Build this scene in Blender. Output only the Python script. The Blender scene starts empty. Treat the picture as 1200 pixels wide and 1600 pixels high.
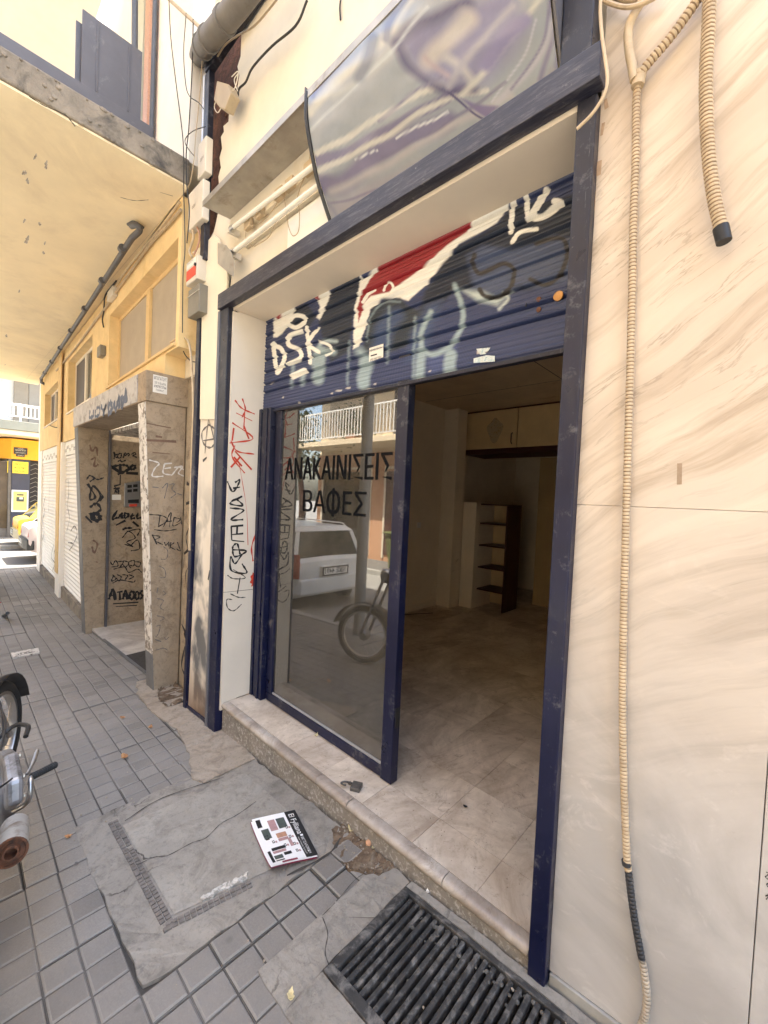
import bpy, bmesh, math, random
import numpy as np
from mathutils import Vector, Matrix
random.seed(7); rng = np.random.default_rng(7)
S = bpy.context.scene; COL = S.collection

# ------------------------------------------------------------ camera
FPX = 650.3; PAN, PIT, ROL = 0.753547, -0.030984, 0.0452585; EYE = Vector((0, 0, 1.5))
cp, sp = math.cos(PAN), math.sin(PAN)
FW = Vector((-sp*math.cos(PIT), cp*math.cos(PIT), math.sin(PIT))); R0 = Vector((cp, sp, 0)); U0 = R0.cross(FW)
RT = R0*math.cos(ROL) + U0*math.sin(ROL); UP = -R0*math.sin(ROL) + U0*math.cos(ROL)
cam = bpy.data.cameras.new('camera'); co = bpy.data.objects.new('camera', cam); COL.objects.link(co)
M = Matrix((RT, UP, -FW)).transposed().to_4x4(); M.translation = EYE; co.matrix_world = M
cam.sensor_fit = 'VERTICAL'; cam.sensor_height = 24; cam.lens = FPX/1600*24; cam.clip_start = 0.02; cam.clip_end = 400
S.camera = co

# ------------------------------------------------------------ world, sun, exposure
SUN_EL, SUN_AZ = math.radians(66), math.radians(12)      # sun stands behind the shop building
w = bpy.data.worlds.new('World'); S.world = w; w.use_nodes = True
nt = w.node_tree; bg = nt.nodes['Background']; sky = nt.nodes.new('ShaderNodeTexSky')
sky.sky_type = 'NISHITA'; sky.sun_disc = False; sky.sun_elevation = SUN_EL; sky.sun_rotation = SUN_AZ; sky.air_density = 1.2; sky.dust_density = 3.5; sky.ozone_density = 0.5
nt.links.new(sky.outputs[0], bg.inputs[0]); bg.inputs[1].default_value = 0.15
sd = bpy.data.lights.new('sun', 'SUN'); sd.energy = 5; sd.angle = math.radians(0.5); sd.color = (1, 0.93, 0.8)
so = bpy.data.objects.new('sun', sd); COL.objects.link(so)
sv = Vector((math.sin(SUN_AZ)*math.cos(SUN_EL), math.cos(SUN_AZ)*math.cos(SUN_EL), math.sin(SUN_EL)))
so.rotation_euler = (-sv).to_track_quat('-Z', 'Y').to_euler(); so.location = (0, 5, 20)
vs = S.view_settings; vs.view_transform = 'Standard'; vs.look = 'None'; vs.gamma = 1; vs.exposure = 2.88
S.cycles.max_bounces = 10; S.cycles.diffuse_bounces = 6; S.cycles.glossy_bounces = 4; S.cycles.transparent_max_bounces = 12
S.cycles.sample_clamp_indirect = 6

# ------------------------------------------------------------ survey helpers (a photograph pixel met with a real plane)
def ray(u, v): return RT*((u-600)/FPX) - UP*((v-800)/FPX) + FW
def PY(u, v, y): d = ray(u, v); return EYE + d*(y/d.y)
def PX(u, v, x): d = ray(u, v); return EYE + d*(x/d.x)
def PZ(u, v, z): d = ray(u, v); return EYE + d*((z-1.5)/d.z)
def proj(p): d = Vector(p)-EYE; k = FW.dot(d); return 600+FPX*RT.dot(d)/k, 800-FPX*UP.dot(d)/k
def PG(u, v):
    d = ray(u, v); t = (.058*.45 - .012*1.31 - 1.5)/(d.z-.058*d.x-.012*d.y); return EYE + d*t
def wy(x): return 1.142 - .028*x                          # face of the yellow building
def PW(u, v): d = ray(u, v); return EYE + d*(1.142/(d.y+.028*d.x))
def gx(x):
    if x > -6: return .058*(x+.45) if x < 3 else .2
    return -.322 - .078*(1-math.exp((x+6)/1.35))
def gz(x, y): return gx(x) + .012*(max(min(y, 1.6), -1.2)-1.31)*(1 if x > -9 else 0)

# ------------------------------------------------------------ materials
def nodes(name):
    m = bpy.data.materials.new(name); m.use_nodes = True; t = m.node_tree
    return m, t, t.nodes['Principled BSDF']
def N(t, kind, **kw):
    n = t.nodes.new(kind)
    for k, v in kw.items():
        if k.startswith('i_'): n.inputs[k[2:].replace('_', ' ')].default_value = v
        else: setattr(n, k, v)
    return n
def noise(t, vec, scale, detail=6, rough=.6, dist=0):
    n = N(t, 'ShaderNodeTexNoise'); n.inputs['Scale'].default_value = scale; n.inputs['Detail'].default_value = detail
    n.inputs['Roughness'].default_value = rough; n.inputs['Distortion'].default_value = dist
    if vec is not None: t.links.new(vec, n.inputs['Vector'])
    return n.outputs['Fac']
def ramp(t, fac, a, b, c0=(0, 0, 0, 1), c1=(1, 1, 1, 1)):
    if a < 0 or b > 1:
        mr_ = N(t, 'ShaderNodeMapRange'); mr_.inputs['From Min'].default_value = a; mr_.inputs['From Max'].default_value = b; t.links.new(fac, mr_.inputs[0]); fac = mr_.outputs[0]; a, b = 0, 1
    r = N(t, 'ShaderNodeValToRGB'); r.color_ramp.elements[0].position = a; r.color_ramp.elements[1].position = b
    r.color_ramp.elements[0].color = c0; r.color_ramp.elements[1].color = c1; t.links.new(fac, r.inputs[0]); return r.outputs[0]
def mix(t, fac, a, b, mode='MIX'):
    n = N(t, 'ShaderNodeMix', data_type='RGBA', blend_type=mode)
    for s, v in ((n.inputs[0], fac), (n.inputs[6], a), (n.inputs[7], b)):
        if isinstance(v, (int, float)): s.default_value = v
        elif isinstance(v, tuple): s.default_value = v if len(v) == 4 else (*v, 1)
        else: t.links.new(v, s)
    return n.outputs[2]
def coords(t, scale=(1, 1, 1), rot=(0, 0, 0)):
    g = N(t, 'ShaderNodeNewGeometry'); mp = N(t, 'ShaderNodeMapping'); mp.inputs['Scale'].default_value = scale
    mp.inputs['Rotation'].default_value = rot; t.links.new(g.outputs['Position'], mp.inputs[0]); return mp.outputs[0]
def bump(t, b, h, strength=.3, dist=.01):
    n = N(t, 'ShaderNodeBump'); n.inputs['Strength'].default_value = strength; n.inputs['Distance'].default_value = dist
    t.links.new(h, n.inputs['Height']); t.links.new(n.outputs[0], b.inputs['Normal'])
MATS = {}
def mat(name, col, rough=.6, var=.25, scale=6, dirt=None, dlo=.55, dhi=.75, dscale=3, bmp=.15, bscale=60, metal=0, stretch=(1, 1, 1), spec=.5, bdist=.004):
    """painted / mineral surface: base colour broken by soft variation, a dirt layer and fine bump"""
    if name in MATS: return MATS[name]
    m, t, b = nodes(name); v = coords(t, stretch)
    dark = tuple(c*(1-var) for c in col); lite = tuple(min(1, c*(1+var*.6)) for c in col)
    c = mix(t, ramp(t, noise(t, v, scale, 8, .65), .3, .7), dark, lite)
    if dirt: c = mix(t, ramp(t, noise(t, v, dscale, 10, .7, .4), dlo, dhi), c, dirt)
    t.links.new(c, b.inputs['Base Color']); b.inputs['Roughness'].default_value = rough; b.inputs['Metallic'].default_value = metal
    b.inputs['Specular IOR Level'].default_value = spec
    if bmp: bump(t, b, noise(t, v, bscale, 6, .7), bmp, bdist)
    MATS[name] = m; return m
def vcol_mat(name, rough=.4, bmp=.1, bscale=80, stretch=(1, 1, 1), coat=0):
    m, t, b = nodes(name); a = N(t, 'ShaderNodeVertexColor', layer_name='paint'); v = coords(t, stretch)
    c = mix(t, .35, a.outputs[0], ramp(t, noise(t, v, 9, 8, .7), .25, .75, (.55, .55, .55, 1), (1, 1, 1, 1)), 'MULTIPLY')
    t.links.new(c, b.inputs['Base Color']); b.inputs['Roughness'].default_value = rough; b.inputs['Coat Weight'].default_value = coat
    bump(t, b, noise(t, v, bscale, 6, .7), bmp, .004); return m

def blue_paint():
    m, t, b = nodes('navy gloss paint'); v = coords(t)
    vs_ = coords(t, (14, 14, 1.2)); vs2 = coords(t, (1.5, 14, 14))
    b.inputs['Specular IOR Level'].default_value = .35
    c = mix(t, ramp(t, noise(t, v, 5, 8), .35, .7), (.0035, .005, .024), (.008, .010, .038))
    g = N(t, 'ShaderNodeNewGeometry'); sx = N(t, 'ShaderNodeSeparateXYZ'); t.links.new(g.outputs['Position'], sx.inputs[0])
    ad = N(t, 'ShaderNodeMath', operation='ADD'); t.links.new(sx.outputs[2], ad.inputs[0]); t.links.new(noise(t, vs_, 2, 8, .7), ad.inputs[1])
    c = mix(t, ramp(t, ad.outputs[0], 1.6, 2.9), c, (.022, .022, .031))
    c = mix(t, ramp(t, noise(t, coords(t, (2, 2, 2)), 6, 10, .75), .56, .68), c, (.10, .095, .10))
    c = mix(t, ramp(t, noise(t, vs_, 6, 12, .8), .60, .70), c, (.17, .16, .16))
    c = mix(t, ramp(t, noise(t, v, 22, 8, .75), .66, .72), c, (.16, .14, .13))
    t.links.new(c, b.inputs['Base Color'])
    t.links.new(ramp(t, noise(t, v, 10, 6), .3, .7, (.25,)*3+(1,), (.5,)*3+(1,)), b.inputs['Roughness'])
    bump(t, b, noise(t, vs_, 8, 8, .7), .25, .003); return m
BLUE = blue_paint()
def worn_beam():
    m, t, b = nodes('scuffed beam paint'); vs_ = coords(t, (1.0, 9, 9)); v = coords(t)
    c = mix(t, ramp(t, noise(t, vs_, 3, 10, .75), .35, .65), (.010, .011, .026), (.035, .035, .05))
    c = mix(t, ramp(t, noise(t, vs_, 9, 12, .8, .3), .50, .66, (0, 0, 0, 1), (.8, .8, .8, 1)), c, (.12, .115, .12))
    c = mix(t, ramp(t, noise(t, v, 14, 10, .8), .60, .68), c, (.20, .185, .17))
    t.links.new(c, b.inputs['Base Color']); b.inputs['Roughness'].default_value = .38; bump(t, b, noise(t, vs_, 8, 8, .7), .3, .003); return m
BEAM = worn_beam()

def marble(name, warm, cool, vein, rot, lo=.3, vscale=1.0, rough=.3, world_grad=True):
    m, t, b = nodes(name); v0 = coords(t)
    wn = N(t, 'ShaderNodeTexNoise'); wn.inputs['Scale'].default_value = 1.1; wn.inputs['Detail'].default_value = 3; t.links.new(v0, wn.inputs['Vector'])
    va = N(t, 'ShaderNodeVectorMath', operation='MULTIPLY_ADD'); t.links.new(wn.outputs['Color'], va.inputs[0]); va.inputs[1].default_value = (.32,)*3; t.links.new(v0, va.inputs[2])
    mr = N(t, 'ShaderNodeMapping'); mr.inputs['Rotation'].default_value = rot; t.links.new(va.outputs[0], mr.inputs[0]); v = mr.outputs[0]
    def st(a, b_): 
        q = N(t, 'ShaderNodeMapping'); q.inputs['Scale'].default_value = (a*vscale, a*vscale, b_*vscale); t.links.new(v, q.inputs[0]); return q.outputs[0]
    c = mix(t, ramp(t, noise(t, st(.8, 4), 1.3, 5, .5), .43, .57), cool, warm)
    c = mix(t, ramp(t, noise(t, st(.8, 9), 1.8, 9, .66), .48, .66, (0, 0, 0, 1), (.75, .75, .75, 1)), c, vein)
    c = mix(t, ramp(t, noise(t, st(.6, 6), 1.9, 7, .6), .56, .68, (0, 0, 0, 1), (.55, .55, .55, 1)), c, tuple(min(1, x*1.18) for x in warm))
    r = N(t, 'ShaderNodeValToRGB'); e = r.color_ramp.elements; e[0].position = .488; e[0].color = (0, 0, 0, 1); e[1].position = .5; e[1].color = (1, 1, 1, 1)
    e2 = e.new(.512); e2.color = (0, 0, 0, 1); t.links.new(noise(t, st(.9, 8), 1.3, 10, .62), r.inputs[0])
    k = N(t, 'ShaderNodeMath', operation='MULTIPLY'); t.links.new(r.outputs[0], k.inputs[0]); t.links.new(ramp(t, noise(t, v, 1.8, 4), .48, .66, (0, 0, 0, 1), (.55, .55, .55, 1)), k.inputs[1])
    c = mix(t, k.outputs[0], c, tuple(x*.5 for x in vein))
    if world_grad:   # the slabs turn calmer, greyer and cloudy toward their foot
        g = N(t, 'ShaderNodeNewGeometry'); sx = N(t, 'ShaderNodeSeparateXYZ'); t.links.new(g.outputs['Position'], sx.inputs[0])
        vc = coords(t, (1, 1, 1.4), (0, .5, 0))
        cloud = mix(t, ramp(t, noise(t, vc, 1.8, 9, .6, 1.2), .36, .64), (.49, .475, .455), (.365, .35, .335))
        cloud = mix(t, ramp(t, noise(t, vc, 5, 12, .72, 1.6), .55, .68, (0, 0, 0, 1), (.6, .6, .6, 1)), cloud, (.60, .58, .55))
        cloud = mix(t, ramp(t, noise(t, vc, 9, 12, .8, 2), .62, .66, (0, 0, 0, 1), (.4, .4, .4, 1)), cloud, (.33, .30, .27))
        ad = N(t, 'ShaderNodeMath', operation='MULTIPLY_ADD'); t.links.new(noise(t, v, 1.0, 5), ad.inputs[0]); ad.inputs[1].default_value = 1.0; t.links.new(sx.outputs[2], ad.inputs[2])
        c = mix(t, ramp(t, ad.outputs[0], 1.1, 2.15), cloud, c)
    else:
        c = mix(t, ramp(t, noise(t, coords(t), 2.6, 10, .75, .8), .42, .72, (0, 0, 0, 1), (.8, .8, .8, 1)), c, (vein[0]*.62, vein[1]*.56, vein[2]*.5))
        c = mix(t, ramp(t, noise(t, coords(t), 16, 10, .8, .5), .54, .70, (0, 0, 0, 1), (.7, .7, .7, 1)), c, (vein[0]*.45, vein[1]*.4, vein[2]*.35))
    c = mix(t, ramp(t, noise(t, coords(t), 30, 6, .8), .73, .78), c, tuple(x*.6 for x in vein))
    t.links.new(c, b.inputs['Base Color']); b.inputs['Roughness'].default_value = rough
    bump(t, b, noise(t, coords(t), 40, 6), .05, .002); return m
MARBLE = marble('cream marble slabs', (.60, .505, .40), (.525, .43, .335), (.37, .285, .205), (0, math.radians(33), 0))
FLOORM = marble('worn white marble', (.48, .43, .37), (.38, .33, .28), (.24, .19, .15), (0, .6, .5), world_grad=False, rough=.4)

CREAM = mat('cream painted plaster', (.66, .59, .46), .75, .10, 3, (.56, .42, .25), .62, .85, 2.2, .12, 90)
PANEL = mat('cream panel', (.70, .60, .47), .5, .06, 3, (.40, .33, .25), .7, .85, 4, .05, 50)
PANELW = mat('pale side panel', (.68, .60, .49), .45, .06, 3, (.45, .38, .3), .68, .82, 5, .06, 50)
YELLOW = mat('yellow stucco', (.76, .56, .28), .9, .14, 5, (.55, .36, .13), .58, .8, 2.5, .5, 55, bdist=.01)
SOFFIT = mat('peeling yellow soffit', (.88, .75, .50), .85, .10, 1.6, (.72, .60, .40), .50, .70, 1.2, .12, 30)
CONC = mat('stained concrete edge', (.26, .22, .17), .9, .35, 7, (.06, .055, .05), .5, .68, 5, .6, 40, bdist=.012)
WHITEW = mat('pale upper wall', (.86, .82, .74), .8, .08, 2, (.6, .52, .4), .6, .85, 2, .1, 60)
GREYM = mat('grey sheet metal', (.095, .088, .095), .45, .15, 6, (.2, .19, .18), .6, .8, 8, .1, 40)
STEEL = mat('dull galvanised sheet', (.40, .37, .32), .4, .3, 4, (.2, .16, .11), .55, .75, 6, .1, 30, metal=.4)
PORTW = mat('peeled white marble edge', (.60, .56, .50), .6, .2, 9, (.16, .13, .10), .5, .58, 16, .5, 40)
PORTD = mat('grey stone', (.14, .14, .14), .55, .25, 9, (.25, .24, .22), .6, .8, 12, .2, 60)
CONCP = mat('patched cement', (.30, .28, .25), .92, .22, 3.5, (.42, .39, .35), .5, .72, 2.5, .55, 45, bdist=.01)
CONCH = mat('smooth hatch cement', (.32, .305, .27), .85, .18, 3, (.42, .39, .34), .5, .75, 4, .4, 30, bdist=.008)
SANDY = mat('sandy mortar', (.30, .25, .19), .95, .25, 8, (.18, .15, .12), .55, .75, 6, .7, 60, bdist=.01)
DIRT = mat('brown dirt', (.17, .12, .08), .98, .4, 18, (.27, .22, .16), .5, .66, 14, .8, 70, spec=.1, bdist=.015)
JOINT = mat('dark joint sand', (.06, .053, .045), .95, .3, 30, None, bmp=.5, bscale=150)
ASPH = mat('asphalt', (.24, .23, .21), .9, .2, 20, (.24, .23, .21), .5, .8, 2, .5, 200)
KERB = mat('kerb stone', (.32, .31, .28), .85, .2, 10, (.18, .17, .15), .6, .8, 8, .3, 60)
IRON = mat('grimy cast iron', (.032, .030, .028), .65, .4, 14, (.15, .14, .125), .48, .64, 22, .6, 90, bdist=.004)
BLACK = mat('black plastic', (.015, .015, .016), .45, .2, 8, None, bmp=.05)
RUBBER = mat('black rubber', (.02, .02, .02), .8, .25, 20, (.06, .055, .05), .6, .8, 12, .2, 90)
CHROME = mat('worn bare metal', (.45, .44, .43), .28, .15, 12, (.2, .17, .14), .6, .8, 18, .08, 60, metal=.9)
ALU = mat('cast aluminium', (.34, .34, .34), .38, .12, 9, (.15, .14, .13), .62, .8, 14, .12, 50, metal=.75)
RUST = mat('rusty pipe end', (.14, .055, .025), .8, .4, 20, (.03, .02, .015), .5, .7, 25, .4, 90)
MUFF = mat('off-white muffler enamel', (.42, .41, .38), .45, .15, 10, (.16, .11, .07), .52, .68, 14, .1, 50)
BEIGEP = mat('beige conduit plastic', (.50, .385, .245), .6, .18, 14, (.27, .19, .115), .54, .8, 12, .05, 60)
CONDB = mat('charred conduit', (.03, .03, .033), .6, .3, 30, (.3, .25, .18), .6, .7, 40, .1, 60)
TAPE = mat('black tape', (.012, .012, .013), .5, .2, 30, None, bmp=.3)
PVCG = mat('grey drain pipe', (.16, .145, .125), .6, .25, 6, (.08, .07, .06), .55, .75, 6, .15, 40)
GUTT = mat('dark grey pipe', (.085, .085, .09), .5, .2, 6, (.15, .14, .13), .6, .8, 8, .1, 40)
CABLE = mat('black cable', (.03, .027, .025), .7, .2, 10, None, bmp=0)
CABLEB = mat('beige cable', (.42, .32, .20), .6, .15, 10, None, bmp=0)
BOXW = mat('off-white meter box', (.62, .56, .46), .5, .08, 5, (.4, .33, .24), .65, .8, 8, .05, 40)
BOXG = mat('olive grey box', (.20, .18, .14), .5, .1, 6, (.1, .09, .07), .65, .8, 9, .05, 40)
BRICKB = mat('exposed brown brickwork', (.13, .055, .035), .95, .5, 12, (.05, .03, .02), .5, .65, 18, 1, 35, bdist=.02)
SHUTW = mat('white roller slats', (.76, .73, .68), .5, .06, 5, (.5, .46, .4), .64, .85, 5, .05, 50)
BLIND = mat('beige blind', (.40, .335, .25), .8, .08, 5, (.33, .27, .2), .6, .8, 4, .1, 70)
FRAMEY = mat('ochre window frame', (.66, .47, .22), .7, .12, 8, (.4, .28, .14), .62, .8, 9, .15, 60)
FRAMEW = mat('pale window frame', (.72, .64, .5), .6, .1, 8, None, bmp=.05)
DARKG = mat('dark louvre', (.10, .09, .085), .6, .15, 8, None, bmp=.05)
SPRAYK = mat('black spray paint', (.012, .011, .012), .5, .2, 30, None, bmp=0)
SPRAYG = mat('faded grey spray paint', (.13, .12, .115), .8, .3, 15, None, bmp=0)
SPRAYB = mat('faded brown marker', (.17, .10, .065), .8, .25, 20, None, bmp=0)
SPRAYR = mat('red spray paint', (.55, .05, .02), .6, .25, 40, None, bmp=0)
SPRAYW = mat('white spray paint', (.62, .58, .52), .7, .15, 15, None, bmp=0)
SPRAYBL = mat('blue grey spray paint', (.10, .12, .17), .7, .3, 12, None, bmp=0)
PAPER = mat('paper', (.74, .70, .62), .7, .06, 10, None, bmp=.05)
PAPERW = mat('glossy white paper', (.80, .79, .76), .35, .04, 10, None, bmp=.05)
INK = mat('black ink', (.015, .015, .016), .45, .1, 30, None, bmp=0)
INKR = mat('maroon ink', (.22, .02, .05), .4, .2, 30, None, bmp=0)
INKP = mat('pink grey ink', (.42, .25, .24), .4, .25, 60, None, bmp=0)
INKG = mat('green grey ink', (.07, .09, .08), .4, .3, 60, None, bmp=0)
INKO = mat('tan ink', (.45, .24, .15), .4, .25, 60, None, bmp=0)
REDS = mat('red label', (.6, .07, .04), .5, .1, 20, None, bmp=0)
LEAF = mat('dry leaf', (.42, .20, .08), .8, .4, 60, (.6, .42, .2), .5, .7, 50, .3, 90)
LEAFY = mat('pale dry petal', (.62, .52, .28), .8, .25, 60, None, bmp=.2)
STONE = mat('tan pebble', (.5, .27, .15), .6, .2, 40, None, bmp=.2)
INTW = mat('interior cream wall', (.80, .71, .57), .7, .08, 3, (.35, .27, .18), .65, .8, 3, .08, 40)
INTF = marble('dusty interior tiles', (.72, .63, .52), (.62, .54, .44), (.42, .34, .26), (0, .4, .7), world_grad=False, rough=.45)
CABI = mat('old yellow cabinet', (.68, .52, .29), .55, .12, 4, (.5, .42, .3), .66, .74, 6, .06, 40)
WOODD = mat('dark red wood', (.06, .015, .01), .5, .2, 6, None, bmp=.05)
NAVYW = mat('navy shopfront paint', (.045, .05, .075), .5, .1, 6, None, bmp=.05)
ORY = mat('orange yellow fascia', (.85, .42, .03), .6, .06, 5, None, bmp=.03)
SIGNY = mat('lemon sign', (.85, .68, .06), .5, .05, 5, None, bmp=0)
GREENG = mat('grey green slab edge', (.17, .18, .155), .8, .12, 5, None, bmp=.1)
WHITE = mat('white enamel', (.78, .77, .73), .4, .05, 8, None, bmp=.02)
TUBE = mat('unlit fluorescent tube', (.74, .70, .60), .25, .06, 8, (.5, .42, .3), .68, .8, 9, 0)
CARY = mat('yellow car paint', (.78, .52, .07), .25, .04, 5, None, bmp=0)
CARW = mat('white car paint', (.72, .72, .70), .22, .04, 5, None, bmp=0)
CARS = mat('silver pink car paint', (.62, .53, .50), .25, .04, 5, None, bmp=0)
CARG = mat('dark car glass', (.02, .025, .028), .06, .1, 5, None, bmp=0)
LENSR = mat('red lamp lens', (.4, .02, .01), .15, .1, 30, None, bmp=0)
POLE = mat('grey lamp post paint', (.25, .25, .24), .5, .15, 5, (.15, .14, .13), .6, .8, 6, .05, 40)
BIN = mat('green wheelie bin plastic', (.10, .12, .035), .5, .15, 6, None, bmp=.03)
ORW = mat('salmon orange wall', (.50, .27, .15), .85, .1, 4, (.4, .2, .12), .6, .8, 3, .1, 60)
OPPW = mat('opposite cream wall', (.70, .58, .40), .85, .1, 3, (.5, .38, .24), .6, .8, 3, .1, 60)
LEAFG = mat('balcony plant leaves', (.06, .10, .03), .6, .5, 20, None, bmp=0)
HATM = mat('cement grid edging', (.17, .15, .13), .9, .3, 40, (.08, .07, .06), .55, .7, 30, .4, 90)

def cement(name, a, b2, c3, crack=True):
    m, t, b = nodes(name); v = coords(t)
    c = mix(t, ramp(t, noise(t, v, 2.2, 8, .65, .6), .35, .65), a, b2)
    c = mix(t, ramp(t, noise(t, v, 9, 10, .75, .8), .48, .66, (0, 0, 0, 1), (.75, .75, .75, 1)), c, c3)
    c = mix(t, ramp(t, noise(t, v, 45, 8, .8), .52, .70, (0, 0, 0, 1), (.6, .6, .6, 1)), c, tuple(x*.6 for x in c3))
    c = mix(t, ramp(t, noise(t, v, 26, 8, .8, 1), .68, .74), c, tuple(min(1, x*1.5) for x in b2))
    if crack:
        vo = N(t, 'ShaderNodeTexVoronoi', feature='DISTANCE_TO_EDGE'); vo.inputs['Scale'].default_value = 2.3; vw = N(t, 'ShaderNodeVectorMath', operation='MULTIPLY_ADD'); nn = N(t, 'ShaderNodeTexNoise'); nn.inputs['Scale'].default_value = 9; nn.inputs['Detail'].default_value = 6
        t.links.new(v, nn.inputs['Vector']); t.links.new(nn.outputs['Color'], vw.inputs[0]); vw.inputs[1].default_value = (.18,)*3; t.links.new(v, vw.inputs[2]); t.links.new(vw.outputs[0], vo.inputs['Vector'])
        k = N(t, 'ShaderNodeMath', operation='MULTIPLY'); t.links.new(ramp(t, vo.outputs[0], .004, .012, (1, 1, 1, 1), (0, 0, 0, 1)), k.inputs[0]); t.links.new(ramp(t, noise(t, v, 2.5, 3), .56, .64), k.inputs[1]); c = mix(t, k.outputs[0], c, (.07, .06, .05))
    t.links.new(c, b.inputs['Base Color']); b.inputs['Roughness'].default_value = .92
    bump(t, b, noise(t, v, 30, 10, .8), .9, .008); return m
PORT = cement('stained brown stone', (.31, .235, .155), (.40, .31, .21), (.19, .14, .09), False)
CONCP = cement('patched cement', (.23, .208, .176), (.315, .285, .24), (.145, .13, .108)); CONCH = cement('smooth hatch cement', (.27, .247, .21), (.35, .32, .27), (.185, .167, .14)); SANDY = cement('sandy mortar', (.30, .25, .19), (.38, .32, .25), (.18, .14, .10), False)
def glass_mat(name, tint, ior, rough=0.0, dust=.0):
    m = bpy.data.materials.new(name); m.use_nodes = True; t = m.node_tree; t.nodes.clear()
    out = N(t, 'ShaderNodeOutputMaterial'); tr = N(t, 'ShaderNodeBsdfTransparent'); tr.inputs[0].default_value = (*tint, 1)
    gl = N(t, 'ShaderNodeBsdfGlossy'); gl.inputs['Roughness'].default_value = rough; fr = N(t, 'ShaderNodeFresnel'); fr.inputs[0].default_value = ior
    mx = N(t, 'ShaderNodeMixShader'); t.links.new(fr.outputs[0], mx.inputs[0]); t.links.new(tr.outputs[0], mx.inputs[1]); t.links.new(gl.outputs[0], mx.inputs[2])
    if dust:
        df = N(t, 'ShaderNodeBsdfDiffuse'); df.inputs[0].default_value = (.6, .55, .45, 1); m2 = N(t, 'ShaderNodeMixShader')
        f = ramp(t, noise(t, coords(t, (1, 1, .6)), 5, 10, .7), .3, .8, (dust*.5,)*3+(1,), (dust*1.8,)*3+(1,))
        t.links.new(f, m2.inputs[0]); t.links.new(mx.outputs[0], m2.inputs[1]); t.links.new(df.outputs[0], m2.inputs[2]); t.links.new(m2.outputs[0], out.inputs[0])
    else: t.links.new(mx.outputs[0], out.inputs[0])
    return m
GLASS = glass_mat('dusty shop glass', (.84, .81, .74), 2.6, 0.0, .06)
WGLASS = glass_mat('window glass', (.25, .25, .24), 2.2)

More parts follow.
